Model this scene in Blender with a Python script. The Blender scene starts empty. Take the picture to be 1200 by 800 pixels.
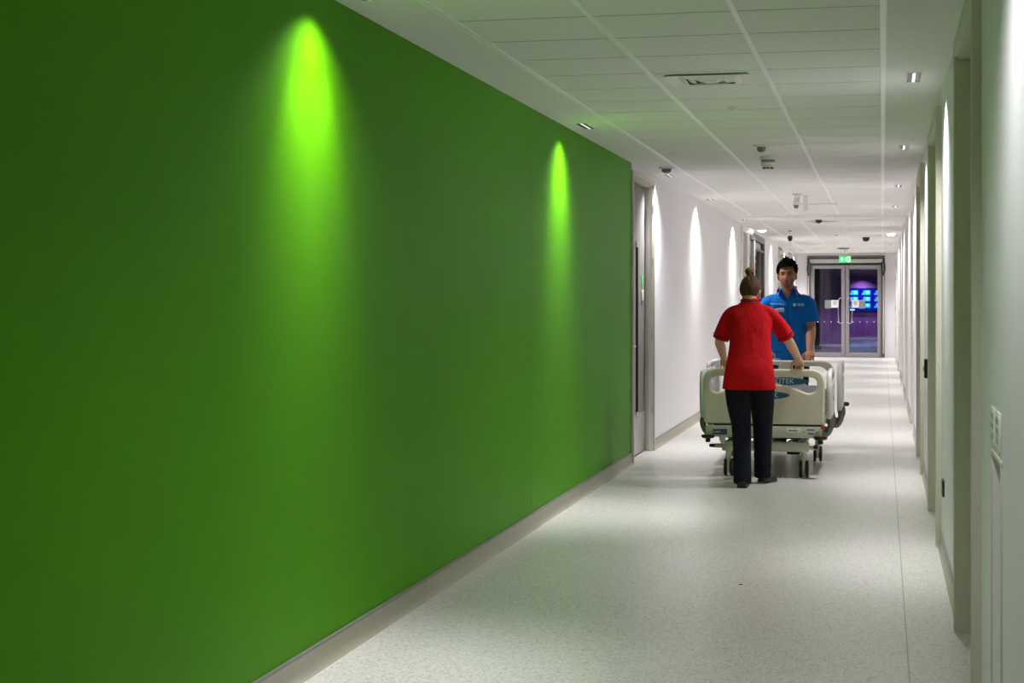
import bpy, bmesh, math, random
from mathutils import Vector, Matrix, Euler
from math import sin, cos, pi, radians, tan, atan, sqrt, exp

random.seed(7)
SC = bpy.context.scene
COL = SC.collection

# ------------------------------------------------------------------ camera numbers
F = 1950.0                      # focal length in pixels of the 1200-wide frame
TH = atan(434.0 / F)            # camera yaw to the left of the corridor axis
C_, S_ = cos(TH), sin(TH)
EYE = 1.43
CEIL = 2.634
XL, XR = -2.136, 0.335          # corridor walls
YEND = 42.85
YBACK = -2.6

# ------------------------------------------------------------------ materials
def lin(c):
    def f(v):
        v /= 255.0
        return v / 12.92 if v <= 0.04045 else ((v + 0.055) / 1.055) ** 2.4
    return (f(c[0]), f(c[1]), f(c[2]), 1.0)

def mat(name, rgb, rough=0.5, metal=0.0, noise=0.0, nscale=40.0, bump=0.0, bscale=200.0, spec=0.5, bdist=0.01,
        stretch=(1, 1, 1), emit=None, estr=0.0, coat=0.0):
    m = bpy.data.materials.new(name)
    m.use_nodes = True
    nt = m.node_tree
    b = nt.nodes['Principled BSDF']
    b.inputs['Base Color'].default_value = lin(rgb)
    b.inputs['Roughness'].default_value = rough
    b.inputs['Metallic'].default_value = metal
    b.inputs['Specular IOR Level'].default_value = spec
    b.inputs['Coat Weight'].default_value = coat
    tc = nt.nodes.new('ShaderNodeTexCoord')
    mp = nt.nodes.new('ShaderNodeMapping')
    mp.inputs['Scale'].default_value = stretch
    nt.links.new(tc.outputs['Object'], mp.inputs['Vector'])
    n = nt.nodes.new('ShaderNodeTexNoise')
    n.inputs['Scale'].default_value = nscale
    n.inputs['Detail'].default_value = 4
    nt.links.new(mp.outputs['Vector'], n.inputs['Vector'])
    amt = noise if noise > 0 else 0.03
    mr = nt.nodes.new('ShaderNodeMapRange')
    mr.inputs['From Min'].default_value = 0.25
    mr.inputs['From Max'].default_value = 0.75
    mr.inputs['To Min'].default_value = 1 - amt
    mr.inputs['To Max'].default_value = 1 + amt
    nt.links.new(n.outputs['Fac'], mr.inputs['Value'])
    mx = nt.nodes.new('ShaderNodeMix')
    mx.data_type = 'RGBA'
    mx.blend_type = 'MULTIPLY'
    mx.inputs['Factor'].default_value = 1.0
    mx.inputs['A'].default_value = lin(rgb)
    nt.links.new(mr.outputs['Result'], mx.inputs['B'])
    nt.links.new(mx.outputs['Result'], b.inputs['Base Color'])
    if bump > 0:
        n2 = nt.nodes.new('ShaderNodeTexNoise')
        n2.inputs['Scale'].default_value = bscale
        n2.inputs['Detail'].default_value = 3
        nt.links.new(mp.outputs['Vector'], n2.inputs['Vector'])
        bp = nt.nodes.new('ShaderNodeBump')
        bp.inputs['Strength'].default_value = bump
        bp.inputs['Distance'].default_value = bdist
        nt.links.new(n2.outputs['Fac'], bp.inputs['Height'])
        nt.links.new(bp.outputs['Normal'], b.inputs['Normal'])
    if emit:
        b.inputs['Emission Color'].default_value = lin(emit)
        b.inputs['Emission Strength'].default_value = estr
    return m

def floor_material():
    m = bpy.data.materials.new('speckled_vinyl')
    m.use_nodes = True
    nt = m.node_tree
    b = nt.nodes['Principled BSDF']
    tc = nt.nodes.new('ShaderNodeTexCoord')
    base = lin((213, 208, 203))
    v = nt.nodes.new('ShaderNodeTexVoronoi')
    v.inputs['Scale'].default_value = 130
    nt.links.new(tc.outputs['Object'], v.inputs['Vector'])
    cr = nt.nodes.new('ShaderNodeValToRGB')
    cr.color_ramp.interpolation = 'CONSTANT'
    e = cr.color_ramp.elements
    e[0].position = 0.0; e[0].color = lin((180, 176, 162))
    e[1].position = 0.10; e[1].color = base
    e2 = e.new(0.62); e2.color = lin((222, 220, 217))
    e3 = e.new(0.92); e3.color = lin((190, 185, 172))
    sep = nt.nodes.new('ShaderNodeSeparateColor')
    nt.links.new(v.outputs['Color'], sep.inputs['Color'])
    nt.links.new(sep.outputs[0], cr.inputs['Fac'])
    # darker chips
    v2 = nt.nodes.new('ShaderNodeTexVoronoi')
    v2.inputs['Scale'].default_value = 75
    nt.links.new(tc.outputs['Object'], v2.inputs['Vector'])
    lt = nt.nodes.new('ShaderNodeMath'); lt.operation = 'LESS_THAN'
    lt.inputs[1].default_value = 0.2
    nt.links.new(v2.outputs['Distance'], lt.inputs[0])
    sep2 = nt.nodes.new('ShaderNodeSeparateColor')
    nt.links.new(v2.outputs['Color'], sep2.inputs['Color'])
    gt = nt.nodes.new('ShaderNodeMath'); gt.operation = 'GREATER_THAN'
    gt.inputs[1].default_value = 0.55
    nt.links.new(sep2.outputs[1], gt.inputs[0])
    mu = nt.nodes.new('ShaderNodeMath'); mu.operation = 'MULTIPLY'
    nt.links.new(lt.outputs[0], mu.inputs[0]); nt.links.new(gt.outputs[0], mu.inputs[1])
    mx = nt.nodes.new('ShaderNodeMix'); mx.data_type = 'RGBA'
    nt.links.new(mu.outputs[0], mx.inputs['Factor'])
    nt.links.new(cr.outputs['Color'], mx.inputs['A'])
    mx.inputs['B'].default_value = lin((138, 134, 120))
    # welded sheet seam along the right-hand third
    sx = nt.nodes.new('ShaderNodeSeparateXYZ')
    nt.links.new(tc.outputs['Object'], sx.inputs['Vector'])
    d = nt.nodes.new('ShaderNodeMath'); d.operation = 'SUBTRACT'; d.inputs[1].default_value = 0.1
    nt.links.new(sx.outputs['X'], d.inputs[0])
    ab = nt.nodes.new('ShaderNodeMath'); ab.operation = 'ABSOLUTE'
    nt.links.new(d.outputs[0], ab.inputs[0])
    l2 = nt.nodes.new('ShaderNodeMath'); l2.operation = 'LESS_THAN'; l2.inputs[1].default_value = 0.0028
    nt.links.new(ab.outputs[0], l2.inputs[0])
    mx2 = nt.nodes.new('ShaderNodeMix'); mx2.data_type = 'RGBA'
    nt.links.new(l2.outputs[0], mx2.inputs['Factor'])
    nt.links.new(mx.outputs['Result'], mx2.inputs['A'])
    mx2.inputs['B'].default_value = lin((150, 147, 136))
    nt.links.new(mx2.outputs['Result'], b.inputs['Base Color'])
    # polish: slightly uneven gloss
    n = nt.nodes.new('ShaderNodeTexNoise'); n.inputs['Scale'].default_value = 1.4
    n.inputs['Detail'].default_value = 3
    nt.links.new(tc.outputs['Object'], n.inputs['Vector'])
    mr = nt.nodes.new('ShaderNodeMapRange')
    mr.inputs['To Min'].default_value = 0.26; mr.inputs['To Max'].default_value = 0.36
    nt.links.new(n.outputs['Fac'], mr.inputs['Value'])
    nt.links.new(mr.outputs['Result'], b.inputs['Roughness'])
    b.inputs['Specular IOR Level'].default_value = 0.5
    n2 = nt.nodes.new('ShaderNodeTexNoise'); n2.inputs['Scale'].default_value = 3.0
    nt.links.new(tc.outputs['Object'], n2.inputs['Vector'])
    bp = nt.nodes.new('ShaderNodeBump'); bp.inputs['Strength'].default_value = 0.05
    bp.inputs['Distance'].default_value = 0.01
    nt.links.new(n2.outputs['Fac'], bp.inputs['Height'])
    nt.links.new(bp.outputs['Normal'], b.inputs['Normal'])
    return m

def glass_material(name, tint=(235, 238, 240), refl=0.08):
    m = bpy.data.materials.new(name)
    m.use_nodes = True
    nt = m.node_tree
    nt.nodes.remove(nt.nodes['Principled BSDF'])
    out = nt.nodes['Material Output']
    t = nt.nodes.new('ShaderNodeBsdfTransparent'); t.inputs['Color'].default_value = lin(tint)
    g = nt.nodes.new('ShaderNodeBsdfGlossy'); g.inputs['Roughness'].default_value = 0.02
    fr = nt.nodes.new('ShaderNodeFresnel'); fr.inputs['IOR'].default_value = 1.45
    n = nt.nodes.new('ShaderNodeTexNoise'); n.inputs['Scale'].default_value = 2
    mr = nt.nodes.new('ShaderNodeMapRange')
    mr.inputs['To Min'].default_value = 0.9; mr.inputs['To Max'].default_value = 1.1
    nt.links.new(n.outputs['Fac'], mr.inputs['Value'])
    mu = nt.nodes.new('ShaderNodeMath'); mu.operation = 'MULTIPLY'
    nt.links.new(fr.outputs[0], mu.inputs[0]); nt.links.new(mr.outputs[0], mu.inputs[1])
    mi = nt.nodes.new('ShaderNodeMixShader')
    nt.links.new(mu.outputs[0], mi.inputs[0])
    nt.links.new(t.outputs[0], mi.inputs[1]); nt.links.new(g.outputs[0], mi.inputs[2])
    nt.links.new(mi.outputs[0], out.inputs['Surface'])
    return m

M = {}
M['floor'] = floor_material()
M['green'] = mat('green_wall_sheet', (80, 152, 0), rough=0.5, noise=0.05, nscale=1.2, bump=0.03, bscale=6, stretch=(1, 1, .15), spec=0.08)
M['white_wall'] = mat('white_wall_paint', (231, 229, 230), rough=0.45, noise=0.015, nscale=3, bump=0.03, bscale=9, stretch=(1, 6, .15), spec=0.4)
M['wall_end'] = mat('end_wall_paint', (230, 224, 226), rough=0.6)
M['plaster'] = mat('ceiling_plaster', (238, 236, 234), rough=0.85)
M['tile'] = mat('ceiling_tile', (238, 236, 233), rough=0.9, bump=0.08, bscale=500)
M['gap_shade'] = mat('tile_joint_shade', (40, 40, 36), rough=0.9)  # near-black colour stands in for the shade inside the tile joints
M['tbar'] = mat('white_tee_bar', (250, 250, 250), rough=0.35)
M['skirt'] = mat('coved_skirting', (172, 167, 148), rough=0.4, noise=0.10, nscale=160)
M['cap'] = mat('skirting_cap', (126, 122, 122), rough=0.4)
M['frame'] = mat('door_frame_paint', (206, 202, 186), rough=0.5, spec=0.35)
M['frame_far'] = mat('white_door_frame', (224, 220, 212), rough=0.5, spec=0.35)
M['leaf'] = mat('grey_door_leaf', (128, 122, 124), rough=0.45)
M['leaf_pale'] = mat('pale_door_leaf', (186, 182, 168), rough=0.5, spec=0.3)
M['leaf_tan'] = mat('tan_door_leaf', (164, 152, 140), rough=0.5)
M['steel'] = mat('brushed_steel', (205, 203, 200), rough=0.3, metal=1.0)
M['kick'] = mat('steel_kick_plate', (178, 174, 174), rough=0.35, metal=0.6)
M['black'] = mat('black_plastic', (14, 14, 15), rough=0.4)
M['darkglass'] = mat('dark_vision_glass', (8, 9, 8), rough=0.7, spec=0.02)
M['alu'] = mat('aluminium_door_frame', (150, 144, 144), rough=0.38, metal=0.35)
M['alu_dark'] = mat('dark_grey_frame', (92, 88, 84), rough=0.45, metal=0.2)
M['operator'] = mat('pale_grey_operator', (178, 174, 172), rough=0.4)
M['glass'] = glass_material('clear_glass')
M['purple'] = mat('purple_wall', (100, 54, 126), rough=0.5)
M['purple_panel'] = mat('purple_gloss_panel', (104, 66, 124), rough=0.22)
M['lobby_floor'] = mat('lobby_floor', (112, 106, 122), rough=0.25)
M['lobby_wall'] = mat('lobby_white', (180, 172, 186), rough=0.6)
M['column'] = mat('dark_column', (28, 28, 36), rough=0.25)
M['white_plastic'] = mat('white_plastic', (232, 230, 226), rough=0.4)
M['grey_plastic'] = mat('grey_plastic', (130, 130, 126), rough=0.45)
M['paper'] = mat('white_paper', (232, 230, 228), rough=0.7)
M['ink'] = mat('grey_ink', (120, 118, 122), rough=0.8)
M['exit'] = mat('exit_green', (10, 150, 70), rough=0.4, emit=(10, 190, 90), estr=1.6)
M['exit_white'] = mat('exit_white', (240, 250, 244), rough=0.4, emit=(225, 255, 238), estr=1.6)
M['sign_green'] = mat('sign_green', (60, 190, 70), rough=0.5)
M['lens'] = mat('lamp_lens', (255, 255, 255), rough=0.3, emit=(240, 240, 255), estr=.9)
M['glare'] = mat('bare_lamp_lens', (255, 255, 255), rough=0.3, emit=(255, 255, 255), estr=40.0)
M['louvre'] = mat('lamp_louvre', (32, 32, 52), rough=0.25, metal=0.4)
M['screen_blue'] = mat('screen_blue', (2, 10, 90), rough=0.2, emit=(2, 12, 130), estr=1.0)
M['screen_cyan'] = mat('screen_cyan', (20, 140, 220), rough=0.2, emit=(30, 150, 235), estr=1.2)
M['screen_lime'] = mat('screen_lime', (120, 200, 120), rough=0.2, emit=(130, 220, 110), estr=1.2)
M['screen_red'] = mat('screen_red', (120, 60, 60), rough=0.2, emit=(150, 60, 50), estr=1.0)
M['screen_pale'] = mat('screen_pale', (160, 200, 240), rough=0.2, emit=(150, 200, 250), estr=1.2)
# bed
M['bed'] = mat('bed_cream_plastic', (220, 214, 194), rough=0.42)
M['bed_edge'] = mat('bed_frame_paint', (196, 198, 178), rough=0.4)
M['rail'] = mat('bed_rail_plastic', (220, 218, 216), rough=0.42)
M['teal'] = mat('teal_label', (40, 108, 132), rough=0.4)
M['navy_label'] = mat('navy_label', (22, 52, 112), rough=0.4)
M['white_ink'] = mat('white_ink', (225, 232, 236), rough=0.5)
M['orange_ink'] = mat('orange_ink', (215, 140, 70), rough=0.5)
M['blue_ink'] = mat('blue_ink', (80, 120, 160), rough=0.5)
M['tyre'] = mat('castor_tyre', (24, 24, 24), rough=0.55)
M['red'] = mat('red_knob', (190, 24, 30), rough=0.4)
M['mattress'] = mat('grey_mattress', (96, 98, 108), rough=0.6)
M['greymetal'] = mat('grey_bed_metal', (120, 118, 112), rough=0.4, metal=0.6)
# people
M['tunic_red'] = mat('red_tunic_cloth', (196, 8, 20), rough=0.8, noise=0.05, nscale=12, bump=0.7, bscale=7, stretch=(1.3, 1.3, .6), spec=0.15, bdist=.035)
M['tunic_blue'] = mat('blue_tunic_cloth', (10, 104, 190), rough=0.8, noise=0.05, nscale=12, bump=0.7, bscale=7, stretch=(1.5, 1.5, .4), spec=0.15, bdist=.035)
M['navy'] = mat('navy_trouser_cloth', (7, 10, 24), rough=0.8, noise=0.15, nscale=15, bump=0.7, bscale=7, stretch=(1.6, 1.6, .3), spec=0.25, bdist=.03)
M['navy_trim'] = mat('navy_piping', (12, 14, 40), rough=0.8)
M['white_trim'] = mat('white_piping', (225, 225, 230), rough=0.8)
M['skin_f'] = mat('light_skin', (214, 168, 140), rough=0.5, noise=0.04, nscale=30)
M['skin_m'] = mat('brown_skin', (168, 112, 78), rough=0.6, noise=0.05, nscale=30)
M['stubble'] = mat('stubble_skin', (128, 84, 62), rough=0.6, noise=0.08, nscale=200)
M['lip'] = mat('brown_lip', (128, 70, 58), rough=0.4)
M['hair_black'] = mat('black_hair', (10, 8, 8), rough=0.85, noise=0.3, nscale=60, bump=1.0, bscale=90, spec=.1)
M['hair_brown'] = mat('brown_hair', (86, 52, 32), rough=0.6, noise=0.55, nscale=34, bump=0.8, bscale=55, stretch=(2, 2, .5), spec=.25)
M['hair_bun'] = mat('auburn_hair', (120, 74, 38), rough=0.6, noise=0.45, nscale=40, bump=0.6, bscale=60)
M['eye'] = mat('eye_white', (150, 138, 128), rough=0.6)
M['iris'] = mat('dark_iris', (26, 16, 12), rough=0.15)
M['shoe'] = mat('black_shoe_leather', (20, 18, 22), rough=0.4)
M['badge'] = mat('pale_badge', (206, 220, 206), rough=0.4)
M['gold'] = mat('gold_ring', (226, 180, 96), rough=0.25, metal=1.0)
M['teal_ink'] = mat('pale_teal_print', (120, 196, 200), rough=0.7)
M['pale_ink'] = mat('pale_print', (190, 214, 240), rough=0.7)

# ------------------------------------------------------------------ mesh helpers
def B():
    return bmesh.new()

def box(bm, x0, x1, y0, y1, z0, z1, bev=0.0, mi=0):
    if x0 > x1: x0, x1 = x1, x0
    if y0 > y1: y0, y1 = y1, y0
    if z0 > z1: z0, z1 = z1, z0
    vs = [bm.verts.new((x, y, z)) for z in (z0, z1) for y in (y0, y1) for x in (x0, x1)]
    fs = []
    for f in ((0, 2, 3, 1), (4, 5, 7, 6), (0, 1, 5, 4), (2, 6, 7, 3), (0, 4, 6, 2), (1, 3, 7, 5)):
        fc = bm.faces.new([vs[i] for i in f]); fc.material_index = mi; fs.append(fc)
    if bev > 0:
        es = list({e for f in fs for e in f.edges})
        r = bmesh.ops.bevel(bm, geom=es, offset=min(bev, .45 * min(x1 - x0, y1 - y0, z1 - z0)), segments=2, affect='EDGES', profile=.5)
        for f in r['faces']: f.material_index = mi
    return vs

def quad(bm, pts, mi=0):
    f = bm.faces.new([bm.verts.new(p) for p in pts]); f.material_index = mi
    return f

def rings(bm, rs, cap=True, mi=0, closed_ring=True):
    """loft between rings (lists of points, same count)"""
    rv = [[bm.verts.new(p) for p in r] for r in rs]
    n = len(rv[0])
    for a, b in zip(rv, rv[1:]):
        for i in range(n if closed_ring else n - 1):
            j = (i + 1) % n
            f = bm.faces.new((a[i], a[j], b[j], b[i])); f.material_index = mi; f.smooth = True
    if cap:
        f = bm.faces.new(list(reversed(rv[0]))); f.material_index = mi
        f = bm.faces.new(rv[-1]); f.material_index = mi
    return rv

def ell(c, u, v, ru, rv, n=20, p=2.0):
    out = []
    for i in range(n):
        a = 2 * pi * i / n
        ca, sa = cos(a), sin(a)
        k = 2.0 / p
        x = math.copysign(abs(ca) ** k, ca) * ru
        y = math.copysign(abs(sa) ** k, sa) * rv
        out.append(Vector(c) + u * x + v * y)
    return out

def tube(bm, pts, rad, n=14, round_ends=True, ref=None, flat=1.0, mi=0):
    """rounded tube along a polyline; rad is a number or a list"""
    pts = [Vector(p) for p in pts]
    if not isinstance(rad, (list, tuple)): rad = [rad] * len(pts)
    tang = []
    for i in range(len(pts)):
        a = pts[max(0, i - 1)]; b = pts[min(len(pts) - 1, i + 1)]
        tang.append((b - a).normalized())
    u = Vector(ref) if ref is not None else (Vector((1, 0, 0)) if abs(tang[0].x) < .8 else Vector((0, 1, 0)))
    rs = []
    def ring(c, t, r):
        nonlocal u
        u = (u - t * u.dot(t)).normalized()
        v = t.cross(u).normalized()
        return ell(c, u, v, r, r * flat, n)
    if round_ends:
        for k in (80, 55, 28):
            a = radians(k)
            rs.append(ring(pts[0] - tang[0] * rad[0] * sin(a), tang[0], rad[0] * cos(a)))
    for c, t, r in zip(pts, tang, rad):
        rs.append(ring(c, t, r))
    if round_ends:
        for k in (28, 55, 80):
            a = radians(k)
            rs.append(ring(pts[-1] + tang[-1] * rad[-1] * sin(a), tang[-1], rad[-1] * cos(a)))
    rings(bm, rs, True, mi)

def bend(pts, steps=4):
    """Catmull-Rom through the points"""
    P = [Vector(p) for p in pts]
    out = []
    for i in range(len(P) - 1):
        p0 = P[max(0, i - 1)]; p1 = P[i]; p2 = P[i + 1]; p3 = P[min(len(P) - 1, i + 2)]
        for k in range(steps):
            t = k / steps
            out.append(0.5 * ((2 * p1) + (-p0 + p2) * t + (2 * p0 - 5 * p1 + 4 * p2 - p3) * t * t + (-p0 + 3 * p1 - 3 * p2 + p3) * t ** 3))
    out.append(P[-1])
    return out

def interp(vals, steps=4):
    out = []
    for i in range(len(vals) - 1):
        for k in range(steps):
            out.append(vals[i] + (vals[i + 1] - vals[i]) * k / steps)
    out.append(vals[-1])
    return out

def ball(bm, c, r, seg=16, ring=10, rot=None, mi=0):
    if not isinstance(r, (tuple, list)): r = (r, r, r)
    mtx = Matrix.Translation(Vector(c))
    if rot is not None: mtx = mtx @ rot.to_4x4()
    mtx = mtx @ Matrix.Diagonal((r[0], r[1], r[2], 1))
    res = bmesh.ops.create_uvsphere(bm, u_segments=seg, v_segments=ring, radius=1.0, matrix=mtx)
    for v in res['verts']:
        for f in v.link_faces:
            f.material_index = mi; f.smooth = True

def cyl(bm, c, r, h, axis='Z', n=24, r2=None, mi=0):
    """cylinder from c along +axis"""
    r2 = r if r2 is None else r2
    ax = {'X': Vector((1, 0, 0)), 'Y': Vector((0, 1, 0)), 'Z': Vector((0, 0, 1))}[axis]
    u = {'X': Vector((0, 1, 0)), 'Y': Vector((0, 0, 1)), 'Z': Vector((1, 0, 0))}[axis]
    v = ax.cross(u)
    c = Vector(c)
    rings(bm, [ell(c, u, v, r, r, n), ell(c + ax * h, u, v, r2, r2, n)], True, mi)

def lathe(bm, c, prof, axis='Z', n=28, mi=0):
    ax = {'X': Vector((1, 0, 0)), 'Y': Vector((0, 1, 0)), 'Z': Vector((0, 0, 1))}[axis]
    u = {'X': Vector((0, 1, 0)), 'Y': Vector((0, 0, 1)), 'Z': Vector((1, 0, 0))}[axis]
    v = ax.cross(u)
    c = Vector(c)
    rings(bm, [ell(c + ax * h, u, v, max(r, 1e-4), max(r, 1e-4), n) for r, h in prof], True, mi)

def autosmooth(me, ang=40):
    for p in me.polygons: p.use_smooth = True
    try:
        me.set_sharp_from_angle(angle=radians(ang))
    except Exception:
        pass

def obj(name, bm, m, parent=None, loc=None, smooth=40):
    me = bpy.data.meshes.new(name)
    bmesh.ops.recalc_face_normals(bm, faces=bm.faces[:])
    bm.to_mesh(me); bm.free()
    for x in (m if isinstance(m, (list, tuple)) else [m]): me.materials.append(x)
    if smooth: autosmooth(me, smooth)
    o = bpy.data.objects.new(name, me); COL.objects.link(o)
    if loc is not None: o.location = loc
    if parent is not None: o.parent = parent
    return o

def evaluated(o):
    dg = bpy.context.evaluated_depsgraph_get()
    dg.update()
    return bpy.data.meshes.new_from_object(o.evaluated_get(dg))

def remeshed(bm, voxel, smooth_it=4, fac=.5, decim=None):
    """union of overlapping closed shapes as one continuous surface"""
    me = bpy.data.meshes.new('tmp'); bmesh.ops.recalc_face_normals(bm, faces=bm.faces[:])
    bm.to_mesh(me); bm.free()
    o = bpy.data.objects.new('tmp', me); COL.objects.link(o)
    r = o.modifiers.new('r', 'REMESH'); r.mode = 'VOXEL'; r.voxel_size = voxel; r.use_smooth_shade = True
    if smooth_it:
        s = o.modifiers.new('s', 'SMOOTH'); s.factor = fac; s.iterations = smooth_it
    if decim:
        d = o.modifiers.new('d', 'DECIMATE'); d.ratio = decim
    out = evaluated(o)
    bpy.data.objects.remove(o); bpy.data.meshes.remove(me)
    for p in out.polygons: p.use_smooth = True
    return out

def mobj(name, me, m, parent=None, loc=None):
    me.name = name
    me.materials.clear()
    for x in (m if isinstance(m, (list, tuple)) else [m]): me.materials.append(x)
    o = bpy.data.objects.new(name, me); COL.objects.link(o)
    if loc is not None: o.location = loc
    if parent is not None: o.parent = parent
    return o

def text(name, body, size, m, parent, mtx, depth=.0006, align='CENTER'):
    cu = bpy.data.curves.new(name, 'FONT'); cu.body = body; cu.size = size
    cu.extrude = depth; cu.align_x = align; cu.align_y = 'CENTER'
    cu.resolution_u = 3
    o = bpy.data.objects.new('tmp', cu); COL.objects.link(o)
    me = evaluated(o)
    bpy.data.objects.remove(o); bpy.data.curves.remove(cu)
    me.transform(mtx)
    return mobj(name, me, m, parent)

def plate_curve(outer, holes, thick, bevel, res=3):
    """flat plate with holes from 2-D outlines (lists of xy), rounded edges, lying in XY, centred on z=0"""
    cu = bpy.data.curves.new('tmp', 'CURVE'); cu.dimensions = '2D'; cu.fill_mode = 'BOTH'
    cu.extrude = thick / 2 - bevel; cu.bevel_depth = bevel; cu.bevel_resolution = res
    cu.offset = -bevel
    for pts in [outer] + holes:
        sp = cu.splines.new('POLY'); sp.points.add(len(pts) - 1)
        for q, p in zip(sp.points, pts): q.co = (p[0], p[1], 0, 1)
        sp.use_cyclic_u = True
    o = bpy.data.objects.new('tmp', cu); COL.objects.link(o)
    me = evaluated(o)
    bpy.data.objects.remove(o); bpy.data.curves.remove(cu)
    autosmooth(me, 50)
    return me

def rounded(pts, r, n=6):
    """polygon with rounded corners; r number or per-corner list"""
    out = []
    N = len(pts)
    if not isinstance(r, (list, tuple)): r = [r] * N
    for i in range(N):
        p = Vector(pts[i]).to_2d(); a = Vector(pts[i - 1]).to_2d(); b = Vector(pts[(i + 1) % N]).to_2d()
        da = (a - p); db = (b - p)
        rr = min(r[i], da.length * .49, db.length * .49)
        q0 = p + da.normalized() * rr; q1 = p + db.normalized() * rr
        for k in range(n + 1):
            t = k / n
            out.append(tuple((1 - t) ** 2 * q0 + 2 * t * (1 - t) * p + t * t * q1))
    return out

def thing(name, label, cat, loc=(0, 0, 0), group=None, kind=None):
    o = bpy.data.objects.new(name, None); COL.objects.link(o)
    o.location = loc; o.empty_display_size = .1
    return tag(o, label, cat, group, kind)

def tag(o, label=None, cat=None, group=None, kind=None):
    if label: o['label'] = label
    if cat: o['category'] = cat
    if group: o['group'] = group
    if kind: o['kind'] = kind
    return o

def copy_tree(src, parent=None):
    c = src.copy(); COL.objects.link(c)
    if parent is not None: c.parent = parent
    for ch in src.children:
        copy_tree(ch, c)
    return c

def struct(name, bm, m, label=None, cat=None, parent=None, smooth=40):
    o = obj(name, bm, m, parent, smooth=smooth)
    if parent is None: tag(o, label, cat, kind='structure')
    return o

# ------------------------------------------------------------------ room shell
# floor
bm = B()
box(bm, XL - .25, XR + .35, YBACK, YEND + .02, -.1, 0)
struct('floor', bm, M['floor'], 'cream speckled vinyl floor running the length of the corridor', 'floor', smooth=0)

# ceiling: tile fields, plaster margins, plaster band between the fields
bm = B()
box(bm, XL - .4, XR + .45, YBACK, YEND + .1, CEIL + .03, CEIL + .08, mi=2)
TX = [-1.804, -1.207, -.602, .004]
def tiles(ya, yb, phase):
    k0 = math.floor((ya - phase) / .6) - 1
    y = phase + k0 * .6
    while y < yb:
        a, b = max(y + .006, ya), min(y + .594, yb)
        if b - a > .02:
            for i in range(3):
                box(bm, TX[i] + .012, TX[i + 1] - .012, b, min(b + .012, yb), CEIL - .001, CEIL + .01, mi=2)  # dark strip filling the cross joint, drawn in place of its shadow
                box(bm, TX[i] + .002, TX[i + 1] - .002, a, b, CEIL - .002, CEIL + .016, mi=0)
        y += .6
tiles(YBACK, 23.7, 7.55)
tiles(25.15, YEND - .12, 25.15)
# plaster margins
box(bm, XL - .3, TX[0] - .004, YBACK, YEND + .1, CEIL - .004, CEIL + .05, mi=1)
box(bm, TX[3] + .004, XR + .4, YBACK, YEND + .1, CEIL - .004, CEIL + .05, mi=1)
box(bm, TX[0] - .004, TX[3] + .004, 23.72, 25.13, CEIL - .004, CEIL + .05, mi=1)
box(bm, TX[0] - .004, TX[3] + .004, YEND - .12, YEND + .1, CEIL - .004, CEIL + .05, mi=1)
cl = struct('ceiling', bm, [M['tile'], M['plaster'], M['gap_shade']], 'white tiled corridor ceiling with plain plaster margins along both walls', 'ceiling', smooth=0)

# tee bars: white trims between the tile columns
for k, (x, w) in enumerate(((TX[0], .034), (TX[1], .024), (TX[2], .024), (TX[3], .028))):
    bm = B()
    for ya, yb in ((YBACK, 23.7), (25.15, YEND - .12)):
        box(bm, x - w / 2, x + w / 2, ya, yb, CEIL - .007, CEIL + .004, .0015)
    nm = ['edge trim between the left plaster margin and the tiles', 'tee bar on the green-wall side of the vent',
          'tee bar on the right side of the ceiling vent', 'edge trim between the tiles and the right plaster margin'][k]
    struct('trim_%d' % (k + 1), bm, [M['tbar'], M['gap_shade']], 'white ceiling ' + nm, 'ceiling trim', smooth=0)
bm = B()
for ya in (23.7, 25.12):
    box(bm, TX[0] - .01, TX[3] + .01, ya, ya + .03, CEIL - .014, CEIL + .004, .003)
box(bm, XL, XR, 24.15, 24.19, CEIL - .016, CEIL + .004, .003)
struct('trim_5', bm, M['plaster'], 'plaster strips across the ceiling where the tiles are interrupted', 'ceiling trim', smooth=0)

# wall runs -----------------------------------------------------------------
def wall_segments(y0, y1, gaps):
    out = []; y = y0
    for a, b in sorted(gaps):
        if a > y: out.append((y, a))
        y = max(y, b)
    if y < y1: out.append((y, y1))
    return out

LEFT_DOOR = (14.42, 15.76)
GLAZED = (25.85, 31.1)
LEFT_FAR = (35.3, 36.7)
LEFT_LAST = (39.2, 40.6)
left_gaps = [LEFT_DOOR, GLAZED, LEFT_FAR, LEFT_LAST]
RIGHT = [(5.97, 7.50), (9.95, 11.72), (14.05, 15.75), (18.3, 20.0), (22.9, 24.6), (27.4, 29.1), (32.6, 34.3), (38.2, 39.6)]
NICHE = (4.95, 5.37, .955)
FTOP = 2.555

# left: green cladding then white wall
GREEN_END = 14.40
bm = B()
for ya, yb in ((YBACK, 10.145), (10.152, GREEN_END)):
    box(bm, XL - .014, XL, ya, yb, .094, CEIL + .01, .0015, mi=0)
box(bm, XL - .2, XL - .014, YBACK, GREEN_END, 0, CEIL + .02, mi=1)
for ya, yb in wall_segments(GREEN_END, YEND + .1, left_gaps):
    box(bm, XL - .2, XL, ya, yb, 0, CEIL + .02, mi=1)
for a, b in left_gaps:
    box(bm, XL - .2, XL, a, b, 2.57, CEIL + .02, mi=1)
struct('wall_left', bm, [M['green'], M['white_wall']], 'long left wall, bright green cladding that turns white past the grey door', 'wall', smooth=0)

# right wall
bm = B()
gaps = RIGHT + [(NICHE[0], NICHE[1])]
for ya, yb in wall_segments(YBACK, YEND + .1, gaps):
    box(bm, XR, XR + .3, ya, yb, 0, CEIL + .02)
for a, b in RIGHT:
    box(bm, XR, XR + .3, a, b, FTOP, CEIL + .02)
    box(bm, XR + .2, XR + .3, a, b, 0, FTOP)
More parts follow.
